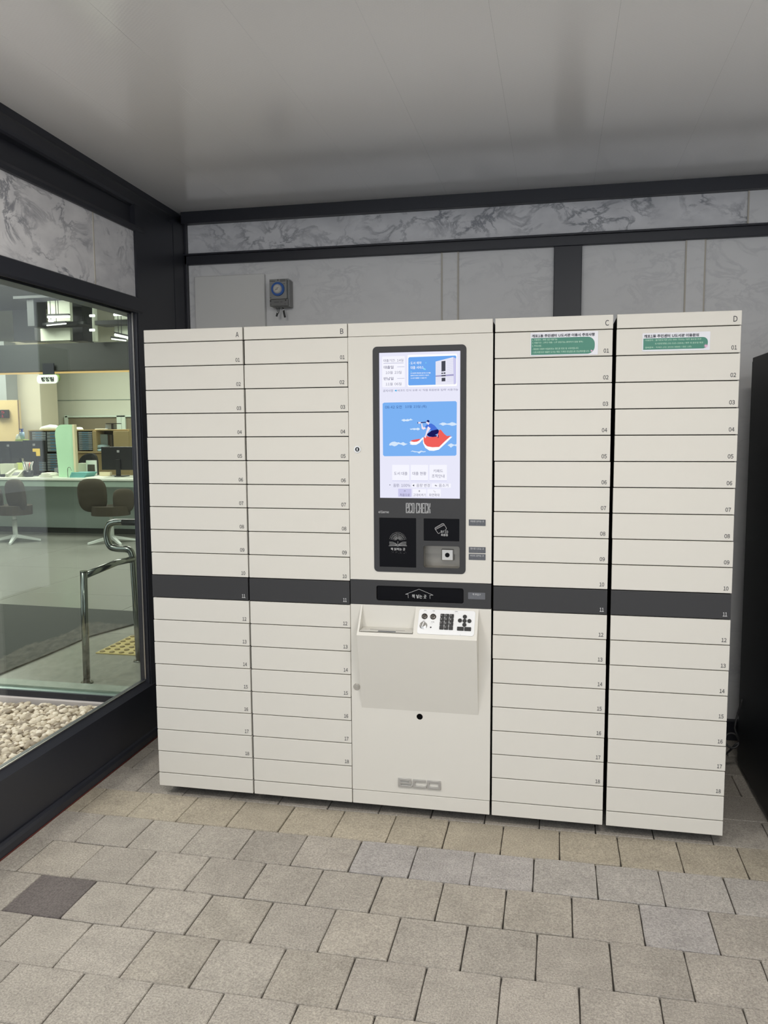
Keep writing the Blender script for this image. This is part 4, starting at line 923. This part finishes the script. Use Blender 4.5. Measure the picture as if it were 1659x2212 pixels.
# bulkhead over the counter, with its warm lit edge
o = slab('trim_12', -60, 737, 290, 805, 6.35, .35, mat('bulkhead_dark', (.022, .026, .024, 1), .55), x1=-2.6); struct(o)
zz = pt(100, 806, 6.34).z
bm = bnew(); box(bm, -7.5, -2.6, 6.325, 6.350, zz - .008, zz + .012); bm_obj('light_line', bm, emit('warm_line', rgb(255, 214, 140), 1.0), o)
# ceiling features: pale panels, pipe, tube lamps
LITP = mat('pale_ceiling_panel', rgb(214, 220, 206), .6)
def upp(label, u0, v0, u1, v1, y, grp='pale panels under the lobby ceiling'):
    X0, X1, Z0, Z1 = rp(u0, v0, u1, v1, y); bm = bnew(); box(bm, X0, X1, y, y + .06, Z0, Z1, bev=.004)
    zc = Z1
    o = bm_obj('ceiling_board', bm, LITP); tag(o, label, 'panel', grp)
    bm = bnew(); tube(bm, [((X0 + X1) / 2, y + .03, Z1), ((X0 + X1) / 2, y + .03, LC)], .008, 6); bm_obj('hanger', bm, FRAME, o)
upp('upper left pale square panel high in the lobby, above the tube lamps', 104, 648, 150, 695, 6.1)
upp('lower left pale panel standing on the dark bulkhead', 88, 707, 151, 737, 6.37)
upp('upper right pale panel high in the lobby beside the window post', 247, 667, 277, 690, 6.1)
upp('lower right pale panel standing on the bulkhead beside the window post', 248, 703, 278, 736, 6.37)
X0, X1, Z0, Z1 = rp(196, 640, 203, 737, 6.2); bm = bnew(); cyl(bm, ((X0 + X1) / 2, 6.25, Z0), ((X0 + X1) / 2, 6.25, LC), (X1 - X0) / 2, None, 14)
tag(bm_obj('ceiling_pipe', bm, LITP), 'pale vertical pipe rising from the dark bulkhead', 'pipe')
TL = emit('tube_glow', rgb(255, 255, 250), 3.0)
def tubelamp(label, u0, v0, u1, v1, y, r=.014):
    a = pt(u0, v0, y); b = pt(u1, v1, y); bm = bnew(); cyl(bm, a, b, r, None, 12)
    t = bm_obj('tube_lamp', bm, TL); tag(t, label, 'lamp', 'bright tube lamps in the lobby')
    mid = (a + b) / 2; bm = bnew(); obox(bm, mid + Vector((0, 0, r + .012)), (b - a).normalized(), (0, 1, 0), (0, 0, 1), (b - a).length / 2, .02, .008); bm_obj('lamp_body', bm, FRAME, t)
    bm = bnew(); tube(bm, [mid + Vector((0, 0, r)), Vector((mid.x, mid.y, LC))], .004, 6); bm_obj('hanger', bm, FRAME, t)
tubelamp('longest tube lamp across the upper left pale panel', 103, 685, 150, 684, 5.9)
tubelamp('thin tube lamp just under the upper left pale panel', 101, 703, 143, 699, 5.9, .007)
tubelamp('level tube lamp across the upper right pale panel', 246, 680, 277, 679, 5.9)
tubelamp('sloping tube lamp across the lower right pale panel', 248, 723, 278, 730, 5.9)
tubelamp('thin tube lamp under the sloping one at the right', 241, 732, 272, 736, 5.9, .007)
for n_, (u, v) in enumerate(((110, 693), (199, 682), (199, 713))):
    a = pt(u, v, 6.0); bm = bnew(); cyl(bm, a - Vector((.03, 0, 0)), a + Vector((.03, 0, 0)), .015, None, 12)
    t = bm_obj('spot_lamp', bm, TL); tag(t, ['small round lamp under the upper left pale panel', 'upper small lamp beside the pale pipe', 'lower small lamp beside the pale pipe'][n_], 'lamp', 'small bright lamps in the lobby')
    bm = bnew(); tube(bm, [a, Vector((a.x, a.y, LC))], .004, 6); bm_obj('hanger', bm, FRAME, t)
# dark ceiling beams (soffits)
for i, (u0, v0, u1, v1, y) in enumerate(((28, 632, 200, 646, 6.0), (60, 646, 72, 705, 6.05), (150, 648, 176, 737, 6.6), (72, 694, 180, 704, 6.2), (205, 690, 280, 702, 6.2), (30, 668, 72, 737, 7.0))):
    o = slab('trim_%d' % (13 + i), u0, v0, u1, v1, y, .25, mat('soffit_dark', (.035, .04, .042, 1), .6)); struct(o)
# pale wall behind with columns
o = slab('trim_19', 8, 737, 81, 1060, 9.6, .5, wallm('column_beige', rgb(212, 205, 184), .08)); struct(o)
slab('trim_20', -40, 737, 8, 1060, 9.3, .4, wallm('column_grey', rgb(160, 165, 165)), x0=-9.5)['kind'] = 'structure'
for v in (864, 918): slab('panel_joint', 82, v, 285, v + 1, 10.395, .004, mat('joint_grey', rgb(140, 150, 138), .7), bev=0)['kind'] = 'structure'
wd = mat('pale_wood', rgb(214, 190, 142), .5, noise=.05, nscale=5)
od = slab('cupboard_door', -20, 864, 40, 965, 9.1, .05, wd); tag(od, 'pale wooden panel at the left edge of the lobby window view', 'panel')
bm = bnew(); X0, X1, Z0, Z1 = rp(-20, 864, 40, 965, 9.1); box(bm, X1 - .02, X1, 9.095, 9.1, Z0, Z1); bm_obj('edge', bm, mat('wood_edge', rgb(120, 96, 70), .6), od)
clk = slab('led_clock', -8, 885, 15, 903, 9.03, .06, BLACKP); tag(clk, 'black digital clock with red digits on the wooden panel', 'clock')
X0, X1, Z0, Z1 = rp(3, 888, 9, 893, 9.02); text('5', X0, X1, Z0, Z1, emit('led_red', rgb(236, 60, 80), 1.0), clk, h=-9.02, name='digit'); X0, X1, Z0, Z1 = rp(3, 896, 8, 901, 9.02); text('1', X0, X1, Z0, Z1, emit('led_red', rgb(236, 60, 80), 1.0), clk, h=-9.02, name='digit')
# interior window
iw = thing('interior_window', 'white framed inner window on the far pale wall above the shelves', 'window', tuple(pt(210, 930, 10.3)))
slab('pane', 145, 901, 285, 940, 10.36, .02, mat('dim_pane', rgb(128, 120, 100), .4), iw)
for a in ((140, 897, 290, 902), (140, 897, 145, 940), (253, 897, 262, 940), (262.5, 897, 270, 940)): slab('frame', *a, 10.33, .04, mat('window_white', rgb(206, 220, 206), .5), iw)
# hanging sign
sg_ = thing('department_sign', 'small white oval-ended sign hanging under the bulkhead', 'sign', tuple(pt(102, 830, 6.5)))
X0, X1, Z0, Z1 = rp(80, 809, 124, 829, 6.28); bm = bnew(); prism(bm, rrect(X0, X1, Z0, Z1, .045, 5), lambda u, v, k: (u, 6.28 + .02 * k, v)); bm_obj('board', bm, mat('sign_white', rgb(226, 234, 226), .5), sg_)
bm = bnew(); prism(bm, rrect(X0 - .004, X1 + .010, Z0 + .03, Z1 + .004, .03, 4), lambda u, v, k: (u, 6.302 + .02 * k, v)); bm_obj('rim', bm, mat('sign_green', rgb(120, 150, 70), .5), sg_)
bm = bnew(); box(bm, (X0 + X1) / 2 - .08, (X0 + X1) / 2 + .08, 6.31, 6.324, Z1 - .02, zz + .12); bm_obj('hanger', bm, FRAME, sg_)
a = rp(88, 814, 115, 824, 6.27); text('행정팀', a[0], a[1], a[2], a[3], BLACKP, sg_, h=-6.275, bold=.03)
# counter
cnt = thing('reception_counter', 'long pale green reception counter across the lobby', 'counter', tuple(pt(150, 1150, 6.6).xy) + (LF,))
a = pt(60, 1033, 6.3); ct_top = .955; 
CGR = mat('counter_green', rgb(150, 168, 156), .4)
bm = bnew(); box(bm, -7.6, -2.7, 6.30, 7.05, .925, .955, bev=.004); bm_obj('counter_top', bm, mat('counter_white', rgb(220, 226, 214), .3), cnt)
bm = bnew(); box(bm, -7.6, -2.7, 6.31, 6.36, .845, .9245, bev=.003); bm_obj('fascia', bm, CGR, cnt)
bm = bnew(); box(bm, -7.6, -2.7, 6.80, 6.84, LF + .08, .845, bev=.003); bm_obj('front_panel', bm, mat('counter_front', rgb(176, 190, 186), .4), cnt)
bm = bnew(); box(bm, -7.6, -2.7, 6.86, 6.90, LF, LF + .08); bm_obj('kick_plate', bm, mat('kick_grey', (.06, .065, .06, 1), .5), cnt)
# swivel chairs: bucket shell, column, four-star base
BRN = mat('brown_fabric', rgb(60, 54, 42), .9, noise=.08, nscale=60); WB = mat('white_base', rgb(214, 220, 218), .4)
def swivel(label, cx, cy, rz, BACK, SIDE, sc=1.0):
    t = thing('swivel_chair', label, 'chair', (cx, cy, LF), 'brown swivel chairs at the counter'); rot = Matrix.Rotation(rz, 3, 'Z')
    def L(x, y, z): v = rot @ Vector((x * sc, y * sc, 0)); return (cx + v.x, cy + v.y, LF + z * sc)
    def pad(name, c, w_, h_, d_, yaw, lean):
        bm = bnew(); bmesh.ops.create_uvsphere(bm, u_segments=24, v_segments=16, radius=1)
        ex = lambda q, p: math.copysign(abs(q) ** p, q); m3 = Matrix.Rotation(yaw, 3, 'Z') @ Matrix.Rotation(lean, 3, 'X')
        for v in bm.verts:
            x_, y_, z_ = v.co; taper = 1 - .13 * (z_ < 0) * abs(z_)
            q = Vector((ex(x_, .62) * w_ / 2 * taper, ex(y_, .8) * d_ / 2, ex(z_, .58) * h_ / 2)); q.y += -.25 * w_ * (q.x / w_) ** 2 * 1.2
            v.co = Vector(c) + m3 @ q
        return bm_obj(name, bm, BRN, t, smooth=True)
    pad('back_pad', L(*BACK[0]), *BACK[1]); pad('side_pad', L(*SIDE[0]), *SIDE[1])
    bm = bnew(); ps = [(.235 * math.cos(2 * math.pi * i / 20), .20 * math.sin(2 * math.pi * i / 20)) for i in range(20)]
    prism(bm, ps, lambda u, v, k: L(u, v, .465 if k == 0 else .35)); bmesh.ops.recalc_face_normals(bm, faces=bm.faces); bm_obj('seat', bm, BRN, t)
    bm = bnew(); cyl(bm, L(0, 0, .06), L(0, 0, .28), .030 * sc, None, 14); cyl(bm, L(0, 0, .28), L(0, 0, .352), .022 * sc, None, 12); bm_obj('column', bm, WB, t)
    for q in range(4):
        a = rz + math.radians(35 + 90 * q); d = Vector((math.cos(a), math.sin(a), 0)); e = Vector((-d.y, d.x, 0)); c0 = Vector((cx, cy, LF))
        bm = bnew(); vs = []
        for (r_, w_, z0, z1) in ((.02, .022, .055, .095), (.30, .014, .004, .026)):
            for s_ in (-1, 1):
                for z in (z0, z1): vs.append(bm.verts.new(c0 + d * r_ * sc + e * w_ * s_ * sc + Vector((0, 0, z * sc))))
        for f in [(0, 1, 3, 2), (4, 6, 7, 5), (0, 4, 5, 1), (2, 3, 7, 6), (0, 2, 6, 4), (1, 5, 7, 3)]: bm.faces.new([vs[i] for i in f])
        bmesh.ops.recalc_face_normals(bm, faces=bm.faces); bm_obj('leg', bm, WB, t)
swivel('brown swivel chair seen through the glass just above the steel handrail', -3.74, 6.05, .25, ((-.19, -.06, .60), (.36, .42, .10, .20, .12)), ((.17, -.05, .53), (.26, .30, .09, .75, .05)))
swivel('brown swivel chair farther left at the counter, left edge of the window', -5.02, 5.95, -.2, ((.13, -.06, .60), (.33, .40, .10, -.25, .12)), ((-.19, -.05, .53), (.28, .30, .09, -.8, .05)))
# steel handrail in front of the door
hr = thing('handrail', 'bent steel handrail on two posts just behind the second glass', 'handrail', (-.85, 1.1, LF)); ST = mat('polished_steel', (.26, .265, .25, 1), .2, metal=1)
bm = bnew(); tube(bm, [(-.878, .868, LF), (-.874, .868, .55), (-.868, .868, .795)], .0195, 16); cyl(bm, (-.868, .868, .795), (-.868, .868, .800), .021, None, 16); bm_obj('post', bm, ST, hr)
bm = bnew(); tube(bm, [(-.806, 1.318, LF), (-.815, 1.32, .55)] + smooth_path([(-.822, 1.32, .76), (-.826, 1.32, .815), (-.850, 1.32, .850), (-.93, 1.32, .8556), (-.972, 1.32, .872), (-.990, 1.32, .935), (-.972, 1.32, .998), (-.925, 1.32, 1.0165)], 6) + [(-.60, 1.32, 1.018)], .0200, 16); bm_obj('rail_tube', bm, ST, hr)
bm = bnew(); tube(bm, [(-.868, .875, .772), (-.835, 1.15, .800), (-.820, 1.318, .795)], .0185, 16); bm_obj('rail_tube', bm, ST, hr)
bm = bnew(); cyl(bm, (-.88, 1.32, 1.0175), (-.60, 1.32, 1.018), .0215, None, 16); bm_obj('sleeve', bm, mat('dark_sleeve', (.05, .05, .05, 1), .3, metal=.6), hr)
for (px_, py_) in ((-.806, 1.318), (-.878, .868)):
    bm = bnew(); cyl(bm, (px_, py_, LF), (px_, py_, LF + .008), .036, .032, 20); bm_obj('flange', bm, ST, hr)
# entrance mat and tactile tile
bm = bnew(); prism(bm, [(-4.6, 2.66), (-1.18, 2.52), (-1.42, 1.79), (-1.43, 1.30), (-1.46, .76), (-4.6, .76)], lambda u, v, k: (u, v, LF + (.010 if k == 0 else .0005)))
bmesh.ops.recalc_face_normals(bm, faces=bm.faces)
tag(bm_obj('entrance_mat', bm, mat('mat_dark', (.045, .047, .045, 1), .85, noise=.15, nscale=120)), 'large dark grey entrance mat on the lobby floor behind the glass', 'mat')
YEL = mat('tactile_yellow', rgb(190, 168, 96), .6)
bm = bnew(); box(bm, -1.160, -.63, 1.420, 1.86, LF, LF + .006, bev=.001); tt = bm_obj('tactile_tile', bm, YEL); tag(tt, 'yellow tactile paving tile with raised dots beside the handrail post', 'tile')
bm = bnew()
for i in range(8):
    for j in range(7):
        c = (-1.13 + i * .066, 1.45 + j * .063); cyl(bm, (c[0], c[1], LF + .006), (c[0], c[1], LF + .012), .018, .013, 12)
bm_obj('raised_dots', bm, mat('tactile_dark', rgb(132, 112, 50), .6), tt)
# desk things behind the counter
SCR_ = mat('monitor_black', (.012, .012, .014, 1), .35)
def monitor(label, u0, v0, u1, v1, y, stand_v):
    X0, X1, Z0, Z1 = rp(u0, v0, u1, v1, y); t = thing('monitor', label, 'monitor', ((X0 + X1) / 2, y, .955), 'monitors on the counter')
    bm = bnew(); box(bm, X0, X1, y, y + .04, Z0, Z1, bev=.004); bm_obj('housing', bm, SCR_, t); xm = (X0 + X1) / 2
    bm = bnew(); box(bm, xm - .03, xm + .03, y - .025, y - .001, .957, Z0 + .14, bev=.003); bm_obj('stand', bm, SCR_, t)
    bm = bnew(); box(bm, xm - .11, xm + .11, y - .09, y + .08, .955, .966, bev=.003); bm_obj('base', bm, SCR_, t)
    bm = bnew(); box(bm, xm - .018, xm + .018, y - .003, y - .0005, Z1 - .075, Z1 - .045); bm_obj('badge', bm, mat('badge_grey', (.25, .25, .26, 1), .4), t)
    return t
mR = monitor('black monitor at the right end of the counter beside the window post', 220, 965, 292, 1015, 6.75, 1028)
mM = monitor('black monitor with a yellow note stuck on its back', 51, 951, 97, 998, 6.85, 1020)
mL = monitor('black monitor cut by the left edge of the view', -14, 953, 50, 990, 6.90, 1020)
o = slab('sticky_note', 71, 969, 86, 985, 6.845, .002, mat('note_yellow', rgb(232, 196, 84), .7), bev=0); tag(o, 'yellow sticky note on the back of the middle monitor', 'note')
# green partition screen
X0, X1, Z0, Z1 = rp(128, 917, 164, 1034, 6.6)
bm = bnew(); pts = [(X0 + .03, .956), (X1 - .02, .956), (X1 - .02, Z1), (X0 + .10, Z1)] + [(X0 + .10 * (1 - math.sin(a)), Z1 - .10 * (1 - math.cos(a)) * 1.3) for a in [math.radians(18 * i) for i in range(1, 6)]]
prism(bm, pts, lambda u, v, k: (u, 6.55 + .03 * k, v)); bmesh.ops.recalc_face_normals(bm, faces=bm.faces); ps_ = thing('desk_partition', 'pale green upright partition screen standing on the counter', 'partition', ((X0 + X1) / 2, 6.56, .955))
bm_obj('panel', bm, mat('partition_green', rgb(176, 214, 182), .5), ps_)
bm = bnew(); box(bm, X1 - .02, X1 + .01, 6.54, 6.60, .956, Z1, bev=.003); bm_obj('edge_strip', bm, mat('partition_edge', rgb(214, 204, 170), .5), ps_)
# shelf units with drawers
GD = mat('drawer_grey', rgb(168, 176, 180), .5); BLU = mat('drawer_label_blue', rgb(96, 158, 196), .5)
def unit(label, u0, v0, u1, v1, y, cols_, rows_, open_u=None):
    X0, X1, Z0, Z1 = rp(u0, v0, u1, v1, y); t = thing('shelf_unit', label, 'cabinet', ((X0 + X1) / 2, y, LF), 'wooden shelf units behind the counter')
    bm = bnew(); box(bm, X0 - .02, X1 + .02, y - .01, y + .4, Z1, Z1 + .02, bev=.002); box(bm, X0 - .02, X0, y - .01, y + .4, LF, Z1); box(bm, X1, X1 + .02, y - .01, y + .4, LF, Z1); box(bm, X0, X1, y + .38, y + .4, LF, Z1)
    box(bm, X0, X1, y + .03, y + .38, LF, Z0 - .03); fr = bm_obj('frame', bm, wd, t); return t, X0, X1, Z0, Z1
def drawers(t, u0, v0, u1, v1, y, n):
    X0, X1, Z0, Z1 = rp(u0, v0, u1, v1, y); bm = bnew(); box(bm, X0, X1, y + .02, y + .3, Z0, Z1); bm_obj('drawer_case', bm, mat('drawer_gap', (.10, .11, .12, 1), .7), t); h_ = (Z1 - Z0) / n
    for i in range(n):
        bm = bnew(); box(bm, X0 + .008, X1 - .008, y, y + .03, Z0 + i * h_ + .006, Z0 + (i + 1) * h_ - .001, bev=.001)
        box(bm, (X0 + X1) / 2 - (X1 - X0) * .22, (X0 + X1) / 2 + (X1 - X0) * .22, y - .002, y, Z0 + i * h_ + h_ * .50, Z0 + i * h_ + h_ * .80, mi=1)
        bm_obj('drawer', bm, [GD, BLU], t)
t1, a0, a1, a2, a3 = unit('wooden unit of grey drawers left of the green partition', 68, 931, 128, 1022, 8.2, 2, 2)
drawers(t1, 70, 933, 98, 976, 8.18, 8); drawers(t1, 102, 933, 128, 976, 8.18, 6); drawers(t1, 70, 980, 98, 1018, 8.18, 7); drawers(t1, 102, 980, 128, 1018, 8.18, 7)
t2, a0, a1, a2, a3 = unit('wooden unit with drawers and an open shelf right of the green partition', 166, 930, 277, 976, 8.2, 2, 1)
drawers(t2, 170, 933, 199, 973, 8.18, 9)
slab('side_panel', 246, 931, 277, 976, 8.17, .30, wd, t2); slab('shelf_floor', 168, 975, 277, 979, 8.17, .25, wd, t2); slab('divider', 201, 931, 206, 975, 8.17, .25, wd, t2)
o = slab('storage_bin', 212, 938, 232, 962, 8.30, .15, mat('clear_bin', rgb(178, 192, 196), .4)); tag(o, 'grey bin inside the open shelf', 'bin')
for k_, (u0, u1, c) in enumerate(((234, 238, (90, 74, 60)), (238.5, 242, (130, 120, 108)), (242.5, 245, (70, 66, 70)))):
    o = slab('binder', u0, 939, u1, 972, 8.3, .2, mat('binder_%d' % k_, rgb(*c), .6)); tag(o, ['brown upright binder next to the grey bin', 'light grey upright binder, middle of three on the shelf', 'dark upright binder at the right of the open shelf'][k_], 'binder', 'binders on the open shelf')
def bag(name, label, cat, u0, v0, u1, v1, y, m_, seed, d=.18, grp=None):
    X0, X1, Z0, Z1 = rp(u0, v0, u1, v1, y); bm = bnew(); bmesh.ops.create_icosphere(bm, subdivisions=3, radius=1); r_ = random.Random(seed); ph = [r_.uniform(0, 6) for _ in range(6)]
    for v in bm.verts:
        c = v.co.copy(); k = 1 + .12 * math.sin(5 * c.x + ph[0]) * math.sin(6 * c.z + ph[1]) + .08 * math.sin(9 * c.y + 7 * c.x + ph[2])
        v.co = Vector(((X0 + X1) / 2 + c.x * k * (X1 - X0) / 2, y + c.y * d / 2, max(Z0, (Z0 * .75 + Z1 * .25) + c.z * k * (Z1 - Z0) * .72)))
    return tag(bm_obj(name, bm, m_, smooth=True), label, cat, grp)
PLW = mat('white_plastic', rgb(232, 236, 228), .45)
bag('plastic_bag', 'crumpled white bag on top of the left drawer unit', 'bag', 87, 917, 134, 930, 8.32, PLW, 3)
bag('plastic_bag', 'small white bag on top of the right shelf unit', 'bag', 166, 922, 177, 930, 8.32, PLW, 8)
bag('tissue_pack', 'upper white and blue tissue pack above the right monitor', 'tissues', 210, 959, 236, 968, 8.28, mat('tissue_blue', rgb(188, 216, 222), .5), 5, grp='tissue packs on the open shelf')
bag('tissue_pack', 'lower white and blue tissue pack above the right monitor', 'tissues', 210, 968, 236, 975, 8.26, mat('tissue_blue', rgb(188, 216, 222), .5), 6, grp='tissue packs on the open shelf')
o = slab('box', 205, 926, 228, 930, 8.35, .2, PLW); tag(o, 'flat white box on top of the right shelf unit', 'box')
sc2 = thing('weighing_scale', 'dark kitchen scale in front of the inner window', 'scale', tuple(pt(240, 929, 8.4)))
slab('platform', 228, 914, 252, 916, 8.4, .14, SCR_, sc2); slab('body', 228, 917, 243, 929, 8.42, .12, mat('scale_grey', rgb(120, 128, 134), .5), sc2); slab('neck', 240.5, 916, 243.5, 929, 8.41, .03, SCR_, sc2)
# office chair backs
for (lab, u0, v0, u1, v1) in (('black office chair back behind the counter at the left edge', 3, 976, 50, 1015), ('black office chair back just right of the green partition', 176, 979, 214, 1006)):
    X0, X1, Z0, Z1 = rp(u0, v0, u1, v1, 7.5); t = thing('office_chair', lab, 'chair', ((X0 + X1) / 2, 7.5, LF), 'black office chairs behind the counter'); xm = (X0 + X1) / 2; hw = (X1 - X0) / 2
    bm = bnew(); pts = [(xm + hw * math.cos(a), Z0 + (Z1 - Z0) * math.sin(a) ** .7 if math.sin(a) > 0 else Z0) for a in [math.radians(15 * i) for i in range(13)]] + [(xm - hw * .8, .70), (xm + hw * .8, .70)]
    prism(bm, pts, lambda u, v, k: (u, 7.5 + .05 * k + .15 * ((u - xm) / hw) ** 2 * -.5, v)); bmesh.ops.recalc_face_normals(bm, faces=bm.faces); bm_obj('backrest', bm, SCR_, t)
    bm = bnew(); box(bm, xm - .24, xm + .24, 7.10, 7.52, .60, .67, bev=.02); bm_obj('seat', bm, SCR_, t)
    bm = bnew(); cyl(bm, (xm, 7.32, LF + .06), (xm, 7.32, .60), .03, None, 12); bm_obj('column', bm, SCR_, t)
    for q in range(5):
        a = math.radians(72 * q + 20); bm = bnew(); tube(bm, [(xm, 7.32, LF + .08), (xm + .27 * math.cos(a), 7.32 + .27 * math.sin(a), LF + .03)], .018, 8); bm_obj('leg', bm, SCR_, t)
# small things on the counter (top at z = .955)
def onct(name, label, cat, u0, u1, h_, y, d, c, grp=None, tilt=0):
    X0 = pt(u0, 1030, y).x; X1 = pt(u1, 1030, y).x; bm = bnew(); box(bm, X0, X1, y, y + d, .955, .955 + h_, bev=.002)
    return tag(bm_obj(name, bm, mat('desk_%s_%d' % (name, int(u0)), rgb(*c), .55)), label, cat, grp)
onct('document_rack', 'pale beige document box on the counter at the left', 'box', 1, 32, .17, 6.62, .10, (196, 200, 178))
onct('black_tray', 'small black box below the beige document box', 'box', 0, 14, .035, 6.50, .12, (22, 22, 24))
ph = thing('telephone', 'grey-beige desk telephone on the counter at the left', 'telephone', (pt(30, 1030, 6.5).x, 6.5, .955))
Xa = pt(15, 1030, 6.45).x; Xb = pt(42, 1030, 6.45).x
bm = bnew(); prism(bm, [(6.40, .956), (6.62, .956), (6.62, 1.045), (6.55, 1.045)], lambda u, v, k: ((Xa if k == 0 else Xb), u, v)); bmesh.ops.recalc_face_normals(bm, faces=bm.faces); bm_obj('body', bm, mat('phone_beige', rgb(176, 178, 158), .5), ph)
bm = bnew(); obox(bm, (Xa + .03, 6.5, 1.02), (1, 0, 0), (0, .93, .36), (0, -.36, .93), .022, .10, .016); bm_obj('handset', bm, mat('phone_beige', rgb(176, 178, 158), .5), ph)
bm = bnew(); obox(bm, ((Xa + Xb) / 2 + .03, 6.47, .998), (1, 0, 0), (0, .86, .51), (0, -.51, .86), .04, .035, .002); bm_obj('display', bm, SCR_, ph)
pn = thing('pen_holder', 'dark holder full of coloured pens beside the telephone', 'pen holder', (pt(62, 1030, 6.55).x, 6.55, .955)); c0 = pt(62, 1030, 6.55).x
bm = bnew(); cyl(bm, (c0, 6.55, .956), (c0, 6.55, 1.04), .055, .065, 14); bm_obj('cup', bm, SCR_, pn)
rr_ = random.Random(4)
for i in range(12):
    a = rr_.uniform(0, 6.28); t_ = rr_.uniform(.05, .11); bm = bnew(); cyl(bm, (c0 + .02 * math.cos(a), 6.55 + .02 * math.sin(a), 1.0), (c0 + t_ * math.cos(a), 6.55 + t_ * math.sin(a) * .4, 1.11 + rr_.uniform(0, .06)), .006, None, 6)
    bm_obj('pen', bm, mat('pen_%d' % (i % 4), rgb(*((196, 70, 60), (228, 226, 220), (60, 60, 70), (80, 120, 90))[i % 4]), .5), pn)
onct('leaflet_stand', 'white leaflets upright behind the pen holder', 'leaflets', 50, 68, .19, 6.70, .03, (228, 222, 214))
onct('leaflet_stand', 'green and yellow leaflet left of the pen holder', 'leaflets', 37, 50, .18, 6.70, .03, (204, 214, 120))
bm = bnew(); r5 = random.Random(3); Xa = pt(82, 1030, 6.42).x; Xb = pt(114, 1030, 6.42).x
for k_ in range(10): q_ = r5.uniform(-.012, .012); box(bm, Xa + q_ + .005 * k_, Xb + q_ - .008 * k_, 6.42 + r5.uniform(0, .02), 6.62, .9555 + .006 * k_, .961 + .006 * k_)
o = tag(bm_obj('paper_stack', bm, mat('paper_white', rgb(230, 230, 220), .6)), 'low loose stack of white paper in the middle of the counter', 'papers')
for k_ in range(4):
    onct('file', ['lowest', 'second lowest', 'third', 'topmost'][k_] + ' flat teal file in the stack right of the green partition', 'file', 150 + k_ * 1.3, 182 + k_ * 2.2, .016, 6.45 + .01 * k_, .24, (108, 168, 164), 'teal files stacked right of the partition').location.z += .0165 * k_
onct('paper_sheet', 'flat sheet of white paper right of the teal files', 'paper', 184, 226, .008, 6.42, .26, (222, 224, 212))
onct('document_box', 'white upright box behind the teal files', 'box', 169, 186, .17, 6.85, .10, (206, 208, 192))
fs_ = thing('photo_frame', 'white stand holding a dark framed card behind the teal files', 'frame', (pt(198, 1030, 6.8).x, 6.8, .955))
Xa = pt(187, 1030, 6.8).x; Xb = pt(209, 1030, 6.8).x; bm = bnew(); box(bm, Xa, Xb, 6.80, 6.82, .956, 1.165, bev=.002); bm_obj('frame', bm, PLW, fs_)
bm = bnew(); box(bm, Xa + .022, Xb - .022, 6.797, 6.80, .985, 1.110); bm_obj('card', bm, mat('card_dark', rgb(78, 70, 62), .5), fs_)
onct('folder', 'grey slanted folder left of the green partition', 'folder', 118, 129, .11, 6.66, .14, (126, 128, 132))
onct('small_box', 'small beige box left of the right monitor', 'box', 215, 238, .06, 6.69, .05, (214, 204, 170))
wr = thing('wire_stand', 'thin wire stand on the counter right of the partition', 'stand', (pt(150, 1030, 6.4).x, 6.4, .955)); xw = pt(147, 1030, 6.42).x
bm = bnew(); tube(bm, smooth_path([(xw, 6.42, .956), (xw, 6.42, 1.07), (xw + .03, 6.42, 1.09), (xw + .055, 6.42, 1.05)], 5), .004, 6); bm_obj('wire', bm, ST, wr)
sp = thing('spray_bottle', 'blue-topped sanitizer pump bottle above the left monitors', 'bottle', tuple(pt(48, 948, 7.6))); pz = pt(48, 948, 7.6)
bm = bnew(); cyl(bm, pz, pz + Vector((0, 0, .10)), .035, .035, 14); bm_obj('bottle', bm, mat('clear_blue', rgb(150, 180, 206), .3), sp)
bm = bnew(); cyl(bm, pz + Vector((0, 0, .10)), pz + Vector((0, 0, .135)), .022, .012, 12); obox(bm, pz + Vector((-.01, 0, .14)), (1, 0, 0), (0, 1, 0), (0, 0, 1), .03, .012, .008); bm_obj('pump', bm, mat('pump_blue', rgb(50, 80, 170), .4), sp)
bag('tissue_bag', 'white tissue standing out of its box left of the pump bottle', 'tissues', 35, 938, 46, 950, 7.58, PLW, 9, d=.08)
X0, X1, Z0, Z1 = rp(33, 949, 51, 964, 7.5); bm = bnew(); box(bm, X0, X1, 7.5, 7.62, Z0, Z1, bev=.003); tag(bm_obj('tissue_box', bm, mat('tissue_box_green', rgb(176, 196, 112), .5)), 'light green tissue box above the left monitors', 'box')
X0, X1, Z0, Z1 = rp(-30, 964, 66, 968, 7.48); bm = bnew(); box(bm, X0, X1, 7.45, 7.75, Z0, Z1, bev=.002); dv = thing('desk_shelf', 'dark raised desk shelf behind the left monitors', 'shelf', ((X0 + X1) / 2, 7.6, LF)); bm_obj('board', bm, SCR_, dv)
for xx in (X0 + .05, X1 - .05):
    bm = bnew(); box(bm, xx - .02, xx + .02, 7.50, 7.70, LF, Z0); bm_obj('support', bm, SCR_, dv)
flush_text()
